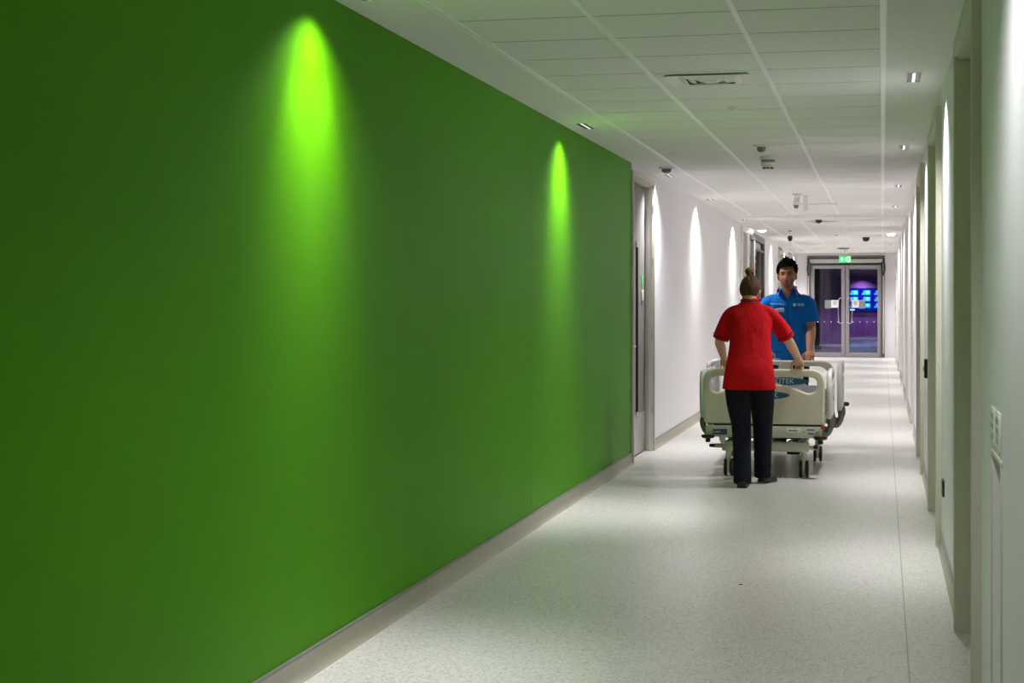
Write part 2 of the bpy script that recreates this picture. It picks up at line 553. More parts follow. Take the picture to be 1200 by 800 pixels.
# niche
box(bm, XR, XR + .3, NICHE[0], NICHE[1], NICHE[2], CEIL + .02)
box(bm, XR + .18, XR + .3, NICHE[0], NICHE[1], 0, NICHE[2])
box(bm, XR, XR + .18, NICHE[0], NICHE[1], -.02, .10)
struct('wall_right', bm, M['white_wall'], 'white right wall with a row of door recesses and a low niche', 'wall', smooth=0)

bm = B()
box(bm, XL - .3, XR + .4, YBACK - .1, YBACK, 0, CEIL + .05)
struct('wall_back', bm, M['white_wall'], 'white wall closing the corridor behind the camera', 'wall', smooth=0)

# end wall with opening for the double doors
DX0, DX1, DTOP = -1.86, .06, 2.56
bm = B()
box(bm, XL - .3, DX0, YEND, YEND + .2, 0, CEIL + .05)
box(bm, DX1, XR + .4, YEND, YEND + .2, 0, CEIL + .05)
box(bm, DX0, DX1, YEND, YEND + .2, DTOP, CEIL + .05)
struct('wall_end', bm, M['wall_end'], 'pale end wall around the glazed double doors', 'wall', smooth=0)

# skirtings: coved profile plus grey cap
def skirting(bm, side, segs):
    x = XL if side < 0 else XR
    s = 1 if side < 0 else -1
    for ya, yb in segs:
        prof = [(0, .092), (.008, .092), (.008, .03), (.011, .016), (.016, .006), (.022, .0005), (0, .0005)]
        rs = [[Vector((x + s * px, y, z)) for px, z in prof] for y in (ya, yb)]
        rings(bm, rs, True, 0)
        box(bm, x - s * .001, x + s * .011, ya, yb, .092, .105, .002, mi=1)
bm = B(); skirting(bm, -1, [(YBACK, 14.40), (15.84, 25.75), (31.2, 35.2), (36.8, 39.1), (40.7, YEND)])
struct('baseboard_left', bm, [M['skirt'], M['cap']], 'cream coved skirting with grey cap strip under the green and white left wall', 'skirting', smooth=30)
bm = B()
rs_ = wall_segments(YBACK, YEND, [(a - .02, b + .02) for a, b in RIGHT])
skirting(bm, 1, rs_)
struct('baseboard_right', bm, [M['skirt'], M['cap']], 'cream coved skirting with grey cap strip under the right wall', 'skirting', smooth=30)

# ------------------------------------------------------------------ doors
def lever(bm, x, y, z, s, yd, m=0):
    """lever handle sticking out of a leaf at x towards s*X, lever pointing along yd"""
    cyl(bm, (x, y, z), .026 * 1, .008 * s, 'X', 20)
    tube(bm, bend([(x, y, z), (x + s * .045, y, z), (x + s * .056, y + yd * .012, z), (x + s * .056, y + yd * .12, z)], 4), .0095, 12)

def door(name, side, Y0, Y1, label, leaf_m, recess=.1, face=.07, proud=.033, top=FTOP, split=None, handle_far=True, handle=True, frame_m=None, vision=None):
    """framed door in a side wall. side -1 left wall, +1 right wall; Y0..Y1 are the outside edges of the frame"""
    x = XL if side < 0 else XR
    d = side                       # direction into the wall
    frame_m = frame_m or M['frame']
    root = thing(name, label, 'door', (x, (Y0 + Y1) / 2, 0), kind='structure')
    L = lambda bm_: obj_local(bm_, root)
    fr = B()
    xo = x - d * proud             # front of architrave
    xi = x + d * .012
    a = face
    # architrave, two steps
    for (yy0, yy1, zz0, zz1) in ((Y0, Y0 + a, 0, top - a), (Y1 - a, Y1, 0, top - a), (Y0, Y1, top - a, top)):
        box(fr, xo, xi + d * .0, yy0, yy1, zz0, zz1, .004)
    # lining and stop
    xl = x + d * (recess + .055)
    for (yy0, yy1, zz0, zz1) in ((Y0 + .01, Y0 + a + .012, 0, top - a - .012), (Y1 - a - .012, Y1 - .01, 0, top - a - .012), (Y0 + .01, Y1 - .01, top - a - .012, top - .01)):
        box(fr, xo + d * .016, xl, yy0, yy1, zz0, zz1, .003)
    for (yy0, yy1, zz0, zz1) in ((Y0 + a, Y0 + a + .022, 0, top - a - .022), (Y1 - a - .022, Y1 - a, 0, top - a - .022), (Y0 + a, Y1 - a, top - a - .022, top - a - .001)):
        box(fr, x + d * (recess - .04), x + d * (recess - .003), yy0, yy1, zz0, zz1, .003)
    o = obj('frame', fr, frame_m); parent_keep(o, root)
    ly0, ly1 = Y0 + a + .015, Y1 - a - .015
    parts = []
    spans = [(ly0, ly1)] if not split else [(ly0, ly0 + split * (ly1 - ly0) - .002), (ly0 + split * (ly1 - ly0) + .002, ly1)]
    for k, (p, q) in enumerate(spans):
        lf = B()
        box(lf, x + d * recess, x + d * (recess + .045), p, q, .008, top - a - .016, .003)
        o = obj('leaf', lf, leaf_m); parent_keep(o, root)
        parts.append((o, p, q))
    return root, parts, x + d * recess

def parent_keep(o, root):
    o.parent = root
    o.matrix_parent_inverse = Matrix.Translation(root.location).inverted()
    return o

def obj_local(bm_, root):
    return bm_

# left grey door
root, parts, xf = door('door_1', -1, LEFT_DOOR[0] - .02, LEFT_DOOR[1] + .06, 'grey door with a narrow vision slot beside the end of the green wall', M['leaf'], recess=.075, face=.045, proud=.018, top=2.57)
leaf, p, q = parts[0]
vs = B(); vy = 15.17
box(vs, xf - .004, xf + .004, vy, vy + .13, .40, 1.92, .002)
o = obj('vision_panel', vs, M['darkglass']); parent_keep(o, root)
vb = B()
for (a, b, c, d) in ((vy - .015, vy + .145, .35, .40), (vy - .015, vy + .145, 1.92, 1.97)):
    box(vb, xf - .004, xf + .009, a, b, c, d, .002)
o = obj('vision_frame', vb, M['kick']); parent_keep(o, root)
kp = B(); box(kp, xf - .002, xf + .004, p + .005, q - .005, .02, .38, .001)
o = obj('kick_plate', kp, M['kick']); parent_keep(o, root)
hb = B(); lever(hb, xf, 14.63, 1.02, 1, 1)
cyl(hb, (xf, 14.63, .93), .024, .008, 'X', 20)
ball(hb, (xf + .012, 14.63, .93), .011)
o = obj('handle', hb, M['steel']); parent_keep(o, root)
sg = B(); box(sg, xf, xf + .004, 15.50, 15.62, 1.55, 1.67, .001)
o = obj('door_sign', sg, M['sign_green']); parent_keep(o, root); o['label'] = 'green sign plate on the grey door'
rd = B(); box(rd, xf, xf + .012, 15.50, 15.62, 1.43, 1.53, .004)
box(rd, xf + .012, xf + .014, 15.53, 15.59, 1.49, 1.52, .0)
o = obj('card_reader', rd, M['white_plastic']); parent_keep(o, root); o['label'] = 'pale card reader plate under the green sign'
hg = B()
for z in (.35, 1.05, 1.75, 2.25):
    cyl(hg, (XL - .0, 15.752, z), .006, .08, 'Z', 10)
o = obj('hinge', hg, M['steel']); parent_keep(o, root)

# right doors
RL = ['pale green-lit double door recess nearest the camera on the right wall', 'second framed door recess along the right wall, past the black socket',
      'third framed door recess along the right wall', 'fourth framed door recess along the right wall', 'fifth framed door recess along the right wall',
      'sixth framed door recess along the right wall', 'seventh framed door recess along the right wall', 'white door beside the end wall with dark hinges and a lever']
for i, (a, b) in enumerate(RIGHT):
    if i < 7:
        root, parts, xf = door('door_%d' % (i + 2), 1, a, b, RL[i], M['leaf_pale'] if i < 3 else M['white_wall'], recess=.10 if i < 3 else .05, face=.075, proud=.033 if i < 3 else .012, split=.62 if i < 3 else None, frame_m=M['frame'] if i < 3 else M['frame_far'])
        hb = B(); lever(hb, xf, b - .075 - .10, 1.0, -1, -1)
        o = obj('handle', hb, M['steel']); parent_keep(o, root)
    else:
        root, parts, xf = door('door_%d' % (i + 2), 1, a, b, RL[i], M['white_wall'], recess=.004, face=.06, proud=.02, frame_m=M['white_plastic'])
        hb = B(); lever(hb, xf, a + .16, 1.0, -1, 1)
        o = obj('handle', hb, M['steel']); parent_keep(o, root)
        for z0, z1 in ((.35, .85), (1.2, 1.3), (1.9, 2.0), (2.2, 2.4)):
            hb = B(); box(hb, xf - .038, xf + .002, b - .11, b - .06, z0, z1, .004)
            o = obj('hinge', hb, M['grey_plastic']); parent_keep(o, root)

# far left plain doors
root, parts, xf = door('door_10', -1, LEFT_FAR[0] - .03, LEFT_FAR[1] + .03, 'plain tan door on the left wall past the glazed screen', M['leaf_tan'], recess=.06, top=2.5, frame_m=M['frame'])
hb = B(); lever(hb, xf, LEFT_FAR[0] + .17, 1.0, 1, 1); o = obj('handle', hb, M['steel']); parent_keep(o, root)
root, parts, xf = door('door_11', -1, LEFT_LAST[0] - .03, LEFT_LAST[1] + .03, 'last tan door on the left wall before the end doors', M['leaf_tan'], recess=.06, top=2.5, frame_m=M['frame'])
hb = B(); lever(hb, xf, LEFT_LAST[0] + .17, 1.0, 1, 1); o = obj('handle', hb, M['steel']); parent_keep(o, root)

# glazed screen on the left wall: tan leaf, pale post, glass leaf, dark framed glass
g0, g1 = GLAZED
root = thing('door_12', 'glazed doorway on the left wall with a tan leaf and dark-framed glass', 'door', (XL, (g0 + g1) / 2, 0), kind='structure')
fr = B()
box(fr, XL - .16, XL + .03, g0, g0 + .07, 0, 2.50, .004)
box(fr, XL - .16, XL + .03, g0, 27.39, 2.50, 2.57, .004)
box(fr, XL - .16, XL + .02, 26.95, 27.39, 0, 2.499, .004)
parent_keep(obj('frame', fr, M['white_plastic']), root)
lf = B(); box(lf, XL - .05, XL - .01, g0 + .07, 26.95, .01, 2.50, .003); parent_keep(obj('leaf', lf, M['leaf_tan']), root)
df = B()
for (a, b, c, d) in ((27.4, 27.52, 0, 2.459), (28.55, 28.7, .121, 2.459), (30.95, g1, 0, 2.459), (29.9, 29.98, .121, 2.299), (27.4, g1, 2.46, 2.57), (28.7, 30.949, 2.30, 2.34), (27.521, 30.949, 0, .12)):
    box(df, XL - .07, XL + .012, a, b, c, d, .004)
parent_keep(obj('glazing_frame', df, M['alu_dark']), root)
gl = B()
box(gl, XL - .03, XL - .022, 27.52, 28.55, .12, 2.46)
box(gl, XL - .03, XL - .022, 28.7, 30.95, .12, 2.46)
parent_keep(obj('glass', gl, M['glass']), root)
hb = B(); tube(hb, bend([(XL, 28.5, .9), (XL + .05, 28.5, .93), (XL + .05, 28.5, 1.2), (XL, 28.5, 1.23)], 5), .011, 10)
parent_keep(obj('handle', hb, M['steel']), root)
# room behind it
bm = B()
box(bm, XL - 3.2, XL - 3.1, 24.5, 33, 0, CEIL, mi=0)
box(bm, XL - 3.1, XL - .2, 24.5, 24.6, 0, CEIL, mi=0)
box(bm, XL - 3.1, XL - .2, 32.9, 33, 0, CEIL, mi=0)
box(bm, XL - 3.1, XL - .2, 24.5, 33, CEIL, CEIL + .1, mi=0)
box(bm, XL - 3.1, XL - .25, 24.5, 33, -.1, 0, mi=1)
struct('wall_side_room', bm, [M['lobby_wall'], M['lobby_floor']], 'dim side room seen through the glazed screen', 'wall', smooth=0)

# ------------------------------------------------------------------ end double doors
yd = YEND
root = thing('door_13', 'grey-framed glazed double doors at the end of the corridor', 'door', ((DX0 + DX1) / 2, yd, 0), kind='structure')
fr = B()
for (a, b, c, d) in ((DX0, DX0 + .09, 0, DTOP - .06), (DX1 - .09, DX1, 0, DTOP - .06), (DX0, DX1, DTOP - .06, DTOP)):
    box(fr, a, b, yd - .05, yd + .12, c, d, .006)
box(fr, DX0 + .09, DX1 - .09, yd + .03, yd + .1, 2.33, DTOP - .06, .004)
parent_keep(obj('frame', fr, M['alu_dark']), root)
op = B()
box(op, DX0 + .06, DX1 - .06, yd - .09, yd + .03, 2.375, 2.475, .008)
parent_keep(obj('door_operator', op, M['operator']), root)
op = B()
box(op, DX0 + .1, DX1 - .1, yd - .03, yd + .03, 2.325, 2.365, .004)
parent_keep(obj('header_rail', op, M['black']), root)
for s, xx in ((-1, DX0 + .05), (1, DX1 - .04)):
    cb = B()
    tube(cb, bend([(xx + .02 * s, yd - .08, 2.46), (xx - s * .035, yd - .09, 2.36), (xx - s * .04, yd - .09, 2.2), (xx - s * .0, yd - .09, 2.09), (xx + s * .045, yd - .09, 2.18), (xx + s * .04, yd - .08, 2.33), (xx + s * .02, yd - .07, 2.42)], 5), .011, 8)
    parent_keep(obj('cable', cb, M['black']), root)
mid = -.914
ln = [(DX0 + .09, mid - .008), (mid + .008, DX1 - .09)]
for k, (a, b) in enumerate(ln):
    lf = B()
    st = .09
    z0, z1 = .01, 2.32
    y0, y1 = yd - .02, yd + .03
    box(lf, a, a + st, y0, y1, z0, z1, .005)
    box(lf, b - st, b, y0, y1, z0, z1, .005)
    box(lf, a + st, b - st, y0 + .001, y1 - .001, z0, .12, .004)
    box(lf, a + st, b - st, y0 + .001, y1 - .001, z1 - .085, z1, .004)
    leaf = parent_keep(obj('leaf', lf, M['alu']), root)
    gl = B(); box(gl, a + st, b - st, yd, yd + .008, .12, z1 - .085)
    gp = obj('glass', gl, M['glass']); parent_keep(gp, root)
    # D handle, near the meeting stiles
    hx = b - st - .06 if k == 0 else a + st + .06
    hx2 = b - .045 if k == 0 else a + .045
    hb = B()
    tube(hb, bend([(hx2, yd - .02, 1.47), (hx2, yd - .07, 1.47), (hx, yd - .075, 1.45), (hx, yd - .075, .9), (hx2, yd - .07, .88), (hx2, yd - .02, .88)], 5), .010, 10)
    parent_keep(obj('pull_handle', hb, M['steel']), root)
    # dot manifestation
    mf = B()
    n = 4
    for i in range(n):
        cx = a + st + (i + .5) * (b - a - 2 * st) / n
        cyl(mf, (cx, yd - .002, .89), .018, .001, 'Y', 14)
    o = obj('glass_dots', mf, M['operator']); parent_keep(o, root)
    # notices taped to the glass
    nx0, nx1, px0, px1 = ((-1.265, -1.09, -1.42, -1.27) if k == 0 else (-.745, -.575, -.57, -.43))
    nb = B(); box(nb, nx0, nx1, yd - .006, yd - .003, 1.25, 1.44)
    o = obj('notice', nb, M['paper']); parent_keep(o, root)
    ib = B()
    for zz, ww in ((1.40, .11), (1.37, .09), (1.34, .11), (1.315, .06)):
        box(ib, (nx0 + nx1) / 2 - ww / 2, (nx0 + nx1) / 2 + ww / 2, yd - .0075, yd - .006, zz, zz + .013)
    o2 = obj('notice_lines', ib, M['ink']); parent_keep(o2, root)
    pb = B(); box(pb, px0, px1, yd - .006, yd - .003, 1.23, 1.44)
    o = obj('grey_panel', pb, M['grey_plastic']); parent_keep(o, root)
# door stops / slim covers beside the leaves
for xx in (DX0 + .03, DX1 - .03):
    gb = B(); box(gb, xx - .02, xx + .02, yd - .075, yd - .05, .1, 2.05, .006)
    parent_keep(obj('finger_guard', gb, M['operator']), root)

# ------------------------------------------------------------------ lobby beyond the doors
YL = 66.0
bm = B()
box(bm, -8, 5, YEND + .1, YL, -.1, 0)
struct('floor_lobby', bm, M['lobby_floor'], 'shiny grey lobby floor beyond the end doors', 'floor', smooth=0)
bm = B(); box(bm, -8, 5, YEND + .2, YL + .1, CEIL + .0, CEIL + .1)
struct('ceiling_lobby', bm, M['plaster'], 'lobby ceiling beyond the end doors', 'ceiling', smooth=0)
bm = B(); box(bm, -8, 5, YL, YL + .1, 0, CEIL)
struct('wall_lobby', bm, M['purple'], 'purple lobby wall behind the video screen', 'wall', smooth=0)
bm = B(); box(bm, -8.1, -8, YEND, YL, 0, CEIL); box(bm, 5, 5.1, YEND, YL, 0, CEIL)
box(bm, -8, XL - .3, YEND + .1, YEND + .2, 0, CEIL); box(bm, XR + .4, 5, YEND + .1, YEND + .2, 0, CEIL)
struct('wall_lobby_side', bm, M['lobby_wall'], 'pale side walls of the lobby', 'wall', smooth=0)
# purple gloss panels on the left (a projecting block)
bm = B()
for k in range(4):
    box(bm, -2.16 + k * .28, -2.16 + k * .28 + .272, 56.0, 56.3, 0, CEIL, .006)
tag(obj('wall_panel', bm, M['purple_panel']), 'glossy purple wall panels seen through the left glass door', 'wall panel', kind='structure')
bm = B()
box(bm, -2.02, -1.80, 49.9, 50.2, 0, 2.45, .02)
box(bm, -2.05, -1.77, 49.88, 50.22, 0, .12, .01)
tag(obj('column', bm, M['column']), 'dark column in the lobby behind the left glass door', 'column', kind='structure')
# screen
sx0, sx1, sz0, sz1 = -1.74, .34, 1.03, 1.90
root = thing('video_screen', 'blue video screen showing a grid of icons on the purple lobby wall', 'screen', ((sx0 + sx1) / 2, YL - .03, sz0))
bm = B(); box(bm, sx0 - .03, sx1 + .03, YL - .07, YL - .005, sz0 - .03, sz1 + .03, .008)
parent_keep(obj('casing', bm, M['black']), root)
bm = B()
yq = YL - .072
quad(bm, [(sx0, yq, sz0), (sx1, yq, sz0), (sx1, yq, sz1), (sx0, yq, sz1)], 0)
for r in range(3):
    for c in range(4):
        cx = -1.56 + c * .47; cz = 1.73 - r * .25
        def rect(u0, u1, w0, w1, mi, dy):
            quad(bm, [(cx + u0, yq - dy, cz + w0), (cx + u1, yq - dy, cz + w0), (cx + u1, yq - dy, cz + w1), (cx + u0, yq - dy, cz + w1)], mi)
        rect(-.09, .17, -.08, .09, 1, .001)
        rect(-.16, .02, -.075, -.02, 1, .0015)
        rect(.02, .11, -.02, .07, 2, .002)
        rect(-.13, -.06, .0, .05, 3, .002)
quad(bm, [(-1.6, yq - .002, 1.04), (-1.05, yq - .002, 1.04), (-1.05, yq - .002, 1.10), (-1.6, yq - .002, 1.10)], 4)
parent_keep(obj('display', bm, [M['screen_blue'], M['screen_cyan'], M['screen_lime'], M['screen_red'], M['screen_pale']], smooth=0), root)

# ------------------------------------------------------------------ lamps
COOL = (.97, .975, 1.0)
WARM = (1.0, .955, .90)
def spot(x, y, z, power, size, blend, color=COOL, aim=(0, 0, -1), radius=.02):
    l = bpy.data.lights.new('lamp_light', 'SPOT')
    l.energy = power; l.spot_size = radians(size); l.spot_blend = blend; l.color = color; l.shadow_soft_size = radius
    o = bpy.data.objects.new('lamp_light', l); COL.objects.link(o)
    o.location = (x, y, z)
    o.rotation_euler = Vector(aim).to_track_quat('-Z', 'Y').to_euler()
    return o

def make_downlight():
    r = thing('ceiling_light', '', 'light', (0, 0, 0))
    fb = B()
    w, l, t = .042, .2, .007
    for (a, b, c, d) in ((-w, -w + t, -l, l), (w - t, w, -l, l), (-w + t, w - t, -l, -l + t), (-w + t, w - t, l - t, l)):
        box(fb, a, b, c, d, -.003, .006, .0012)
    obj('trim_ring', fb, M['white_plastic'], r)
    for x0, x1 in ((-w + t, -.008), (.008, w - t)):
        lb = B(); box(lb, x0, x1, -l + t, l - t, .000, .008)
        obj('louvre', lb, M['louvre'], r)
    eb = B(); box(eb, -.008, .008, -l + t, l - t, -.0005, .007)
    obj('lens', eb, M['lens'], r)
    return r

proto = None
def place_light(x, y, label, group):
    global proto
    if proto is None:
        proto = make_downlight(); o = proto
    else:
        o = copy_tree(proto)
    o.location = (x, y, CEIL - .005)
    tag(o, label, 'light', group)
    return o

P_CONE, P_WIDE = 150.0, 62.0
ords = ['first', 'second', 'third', 'fourth', 'fifth', 'sixth', 'seventh', 'eighth']
left_y = [6.17, 11.28, 15.92, 19.8, 24.9, 33.0, 37.6]
left_lab = ['slot downlight at the top edge above the brightest green wall cone',
            'slot downlight above the smaller green wall cone past the seam',
            'slot downlight beside the small dome above the grey door',
            'slot downlight above the middle of the left white wall',
            'slot downlight above the far end of the left white wall',
            'slot downlight on the left margin past the glazed doorway',
            'slot downlight on the left margin nearest the end doors']
for i, y in enumerate(left_y):
    place_light(-1.995, y, left_lab[i], 'slot downlights along the left wall')
right_y = [9.2, 13.4, 17.9, 21.8, 26.9, 37.0, 41.3]
right_lab = ['largest slot downlight on the right plaster margin, nearest the camera', 'second slot downlight on the right plaster margin',
             'third slot downlight on the right plaster margin', 'fourth slot downlight on the right margin, before the ceiling band',
             'fifth slot downlight on the right margin, past the ceiling band', 'slot downlight on the right margin past the glaring bare lamp',
             'slot downlight on the right margin nearest the end doors']
for i, y in enumerate(right_y):
    place_light(.165, y, right_lab[i], 'slot downlights along the right wall')

P_NARROW, P_TOP, P_WIDE = 248.0, 8.0, 88.0
for y in [6.05, 11.08, 15.85, 19.5, 24.45, 28.6, 33.0, 37.6, 41.6]:
    k = 1.0 if y < 14 else .55
    w = .6 if y < 14 else (1.5 if y < 40 else 2.0)
    for dy in (-.13, 0, .13):      # the cells of one slot fitting
        spot(XL + .15, y + dy, CEIL - .012, P_NARROW * k * (.30 if dy else .26), 56, 1.0, COOL, aim=(-.01, dy * .5, -1))
    spot(XL + .09, y, CEIL - .012, P_TOP * k, 74, 1.0, COOL)
    spot(-1.93, y, CEIL - .012, P_WIDE * w, 130, .8, COOL)
for y in [4.4, 9.3, 13.4, 17.9, 21.8, 26.9, 30.3, 34.0, 37.3, 41.3]:
    w = 1.25 if y < 12 else (1.38 if y < 40 else 2.0)
    spot(XR - .12, y, CEIL - .012, P_NARROW * (.03 if y < 5 else .4), 58, 1.0, COOL, aim=(.10, 0, -1))
    spot(XR - .08, y, CEIL - .012, P_TOP * (.05 if y < 5 else 1.2), 74, 1.0, COOL)
    spot(.11 if y > 5 else -.14, y, CEIL - .012, P_WIDE * w * (1 if y > 5 else .62), 130 if y > 5 else 138, .9, COOL)

# glaring round lamps
def glare_lamp(x, y, label):
    r = thing('ceiling_lamp', label, 'light', (x, y, CEIL - .004))
    b = B(); lathe(b, (0, 0, 0), [(.001, 0), (.085, 0), (.085, -.012), (.078, -.02), (.07, -.02)], 'Z')
    obj('rim', b, M['white_plastic'], r)
    b = B(); lathe(b, (0, 0, -.015), [(.068, 0), (.066, -.012), (.045, -.026), (.001, -.032)], 'Z')
    obj('diffuser', b, M['glare'], r)
glare_lamp(-1.98, 28.3, 'bare glaring round lamp above the glazed doorway on the left')
glare_lamp(.15, 30.4, 'bare glaring round lamp on the right plaster margin')

# lobby lamp washing the purple wall, and a pair lighting the lobby
spot(-.78, YL - .55, CEIL - .02, 420, 110, .9, (.86, .8, 1.0))
spot(-.2, YL - 2.5, CEIL - .02, 170, 150, .6, (.9, .85, 1.0))
spot(-1.3, 48.0, CEIL - .02, 160, 140, .6, (.9, .85, 1.0))
spot(1.0, 57, CEIL - .02, 180, 140, .6, (.9, .85, 1.0))
spot(-1.5, 54.6, CEIL - .02, 480, 100, .9, (.9, .85, 1.0))
spot(-1.5, 52.5, CEIL - .02, 150, 140, .6, (.9, .85, 1.0))
spot(XL - 1.4, 29.5, CEIL - .03, 8, 140, .6, (.9, .88, 1.0))

# ------------------------------------------------------------------ ceiling fittings
def dome(x, y, z, label, r=.055, h=.05, m=None, name='smoke_detector', cat='smoke detector', base_r=None):
    rt = thing(name, label, cat, (x, y, z))
    b = B(); br = base_r or r * 1.15
    lathe(b, (0, 0, 0), [(.001, 0), (br, 0), (br, -.008), (br * .9, -.014)], 'Z')
    obj('base', b, M['white_plastic'], rt)
    b = B(); lathe(b, (0, 0, -.01), [(r, 0), (r, -h * .35), (r * .9, -h * .7), (r * .5, -h * .95), (.001, -h)], 'Z')
    obj('dome', b, m or M['white_plastic'], rt)
    return rt
zc = CEIL - .002
# air diffuser in the middle tile column
vx, vy_ = -.91, 9.05
root = thing('ceiling_vent', 'white square four-way air vent in the middle row of ceiling tiles', 'air vent', (vx, vy_, zc))
def frame_ring(bm, ho, hi, z0, z1, slope=0):
    o = [Vector((sx * ho, sy * ho, z0)) for sx, sy in ((-1, -1), (1, -1), (1, 1), (-1, 1))]
    i = [Vector((sx * hi, sy * hi, z1)) for sx, sy in ((-1, -1), (1, -1), (1, 1), (-1, 1))]
    ob = [p + Vector((0, 0, .004)) for p in o]; ib = [p + Vector((0, 0, .004)) for p in i]
    for k in range(4):
        j = (k + 1) % 4
        quad(bm, [o[k], o[j], i[j], i[k]]); quad(bm, [ob[k], ob[j], ib[j], ib[k]])
        quad(bm, [o[k], o[j], ob[j], ob[k]]); quad(bm, [i[k], i[j], ib[j], ib[k]])
b = B(); frame_ring(b, .225, .168, -.012, -.004); obj('frame', b, M['white_plastic'], root, smooth=0)
for k, hh in enumerate((.168, .122, .076)):
    b = B(); frame_ring(b, hh - .002, hh - .042, -.003 + .0, .001 - .016)
    obj('slat', b, M['white_plastic'], root, smooth=0)
b = B(); box(b, -.168, .168, -.168, .168, .0, .003); obj('backing', b, M['black'], root)
b = B(); box(b, -.035, .035, -.035, .035, -.018, -.012, .002); obj('centre_plate', b, M['white_plastic'], root)

# far vent
root2 = copy_tree(root); root2.location = (-.905, 25.9, zc)
tag(root2, 'small far air vent beside the black-faced detector past the ceiling band', 'air vent')

# sensor with flat base then big detector (sounder)
dome(-.915, 13.0, zc, 'flat white motion sensor just before the chunky smoke detector', r=.035, h=.045, name='motion_sensor', cat='sensor', base_r=.06, m=M['grey_plastic'])
root = thing('smoke_detector', 'chunky white and grey smoke detector hanging under the ceiling tiles', 'smoke detector', (-.93, 14.0, zc))
b = B(); lathe(b, (0, 0, 0), [(.001, 0), (.064, 0), (.064, -.028), (.06, -.03)], 'Z'); obj('base', b, M['white_plastic'], root)
b = B(); lathe(b, (0, 0, -.03), [(.056, 0), (.058, -.018), (.055, -.022)], 'Z'); obj('ring', b, M['grey_plastic'], root)
b = B(); lathe(b, (0, 0, -.052), [(.06, 0), (.06, -.018), (.05, -.04), (.046, -.042)], 'Z'); obj('body', b, M['white_plastic'], root)
b = B()
for k in range(8):
    a = 2 * pi * k / 8
    box(b, cos(a) * .036 - .009, cos(a) * .036 + .009, sin(a) * .036 - .009, sin(a) * .036 + .009, -.106, -.093, .002)
obj('chamber', b, M['black'], root)
b = B(); lathe(b, (0, 0, -.092), [(.044, 0), (.044, -.003), (.03, -.003), (.03, -.016), (.001, -.018)], 'Z'); obj('cap', b, M['white_plastic'], root)

dome(-.905, 10.4, zc + .001, 'tiny concealed sprinkler disc between the vent and the motion sensor', r=.02, h=.012, name='sprinkler', cat='sprinkler', base_r=.035)
dome(-1.78 - .12, 14.95, CEIL - .004, 'small grey sensor dome on the left margin above the grey door', r=.045, h=.045, name='motion_sensor', cat='sensor', base_r=.07, m=M['grey_plastic'])

# cctv camera
root = thing('security_camera', 'white bullet security camera hanging from the ceiling tiles', 'camera', (-.94, 19.0, zc))
b = B(); lathe(b, (0, 0, 0), [(.001, 0), (.06, 0), (.06, -.012), (.03, -.02), (.028, -.06), (.001, -.062)], 'Z'); obj('bracket', b, M['white_plastic'], root)
b = B(); tube(b, [(.0, .06, -.05), (.0, .0, -.085), (-.0, -.12, -.135)], [.036, .04, .04], 18, True); obj('body', b, M['white_plastic'], root)
b = B(); ball(b, (0, -.15, -.148), (.028, .012, .028)); obj('lens', b, M['grey_plastic'], root)
root = thing('security_camera', 'second pale camera just right of the bullet camera, pointing down', 'camera', (-.86, 19.3, zc))
b = B(); lathe(b, (0, 0, 0), [(.001, 0), (.045, 0), (.045, -.01), (.022, -.014), (.022, -.05), (.001, -.052)], 'Z'); obj('bracket', b, M['white_plastic'], root)
b = B(); tube(b, [(0, 0, -.05), (0, -.02, -.16)], .032, 18, True); obj('body', b, M['white_plastic'], root)
b = B()
tube(b, [(-.98, 20.9, zc - .012), (-.56, 20.9, zc - .012)], .008, 8)
ball(b, (-.56, 20.9, zc - .012), (.022, .022, .012)); ball(b, (-.98, 20.9, zc - .012), (.022, .022, .012))
tag(obj('conduit', b, M['white_plastic']), 'short white ceiling conduit bar behind the bullet camera', 'conduit')

dome(-.915, 24.9, CEIL - .004, 'black-faced detector in front of the far vent', r=.05, h=.055, m=M['black'], base_r=.075)
dome(-.30, 32.0, zc, 'black-bubble dome camera right of the ceiling centre, far end', r=.065, h=.085, m=M['black'], name='dome_camera', cat='camera', base_r=.09)
dome(-.86, 38.4, zc, 'flat black ceiling speaker just before the exit sign', r=.14, h=.03, m=M['black'], name='ceiling_speaker', cat='speaker', base_r=.155)
dome(-.86, 40.2, zc, 'white smoke detector between the black speaker and the exit sign', r=.05, h=.07, base_r=.07)
dome(-.82, 31.0, zc, 'tiny sprinkler disc in the far tile field, before the speaker', r=.02, h=.02, name='sprinkler', cat='sprinkler', base_r=.035)

# black pendant
root = thing('pendant_sensor', 'black pendant pull switch hanging by a thin cord, pale cord below', 'pull switch', (-1.55, 29.0, zc))
b = B(); lathe(b, (0, 0, 0), [(.001, 0), (.03, 0), (.03, -.014), (.006, -.02)], 'Z'); obj('ceiling_rose', b, M['grey_plastic'], root)
b = B(); tube(b, [(0, 0, -.01), (0, 0, -.1)], .004, 8); obj('cord', b, M['white_plastic'], root)
b = B(); lathe(b, (0, 0, -.085), [(.001, 0), (.03, -.004), (.042, -.02), (.042, -.05), (.03, -.085), (.012, -.097), (.001, -.098)], 'Z'); obj('body', b, M['black'], root)
b = B(); tube(b, [(0, 0, -.17), (0, 0, -.36)], .006, 8); ball(b, (0, 0, -.365), (.014, .014, .02)); obj('pull_cord', b, M['screen_pale'] if False else M['white_plastic'], root)

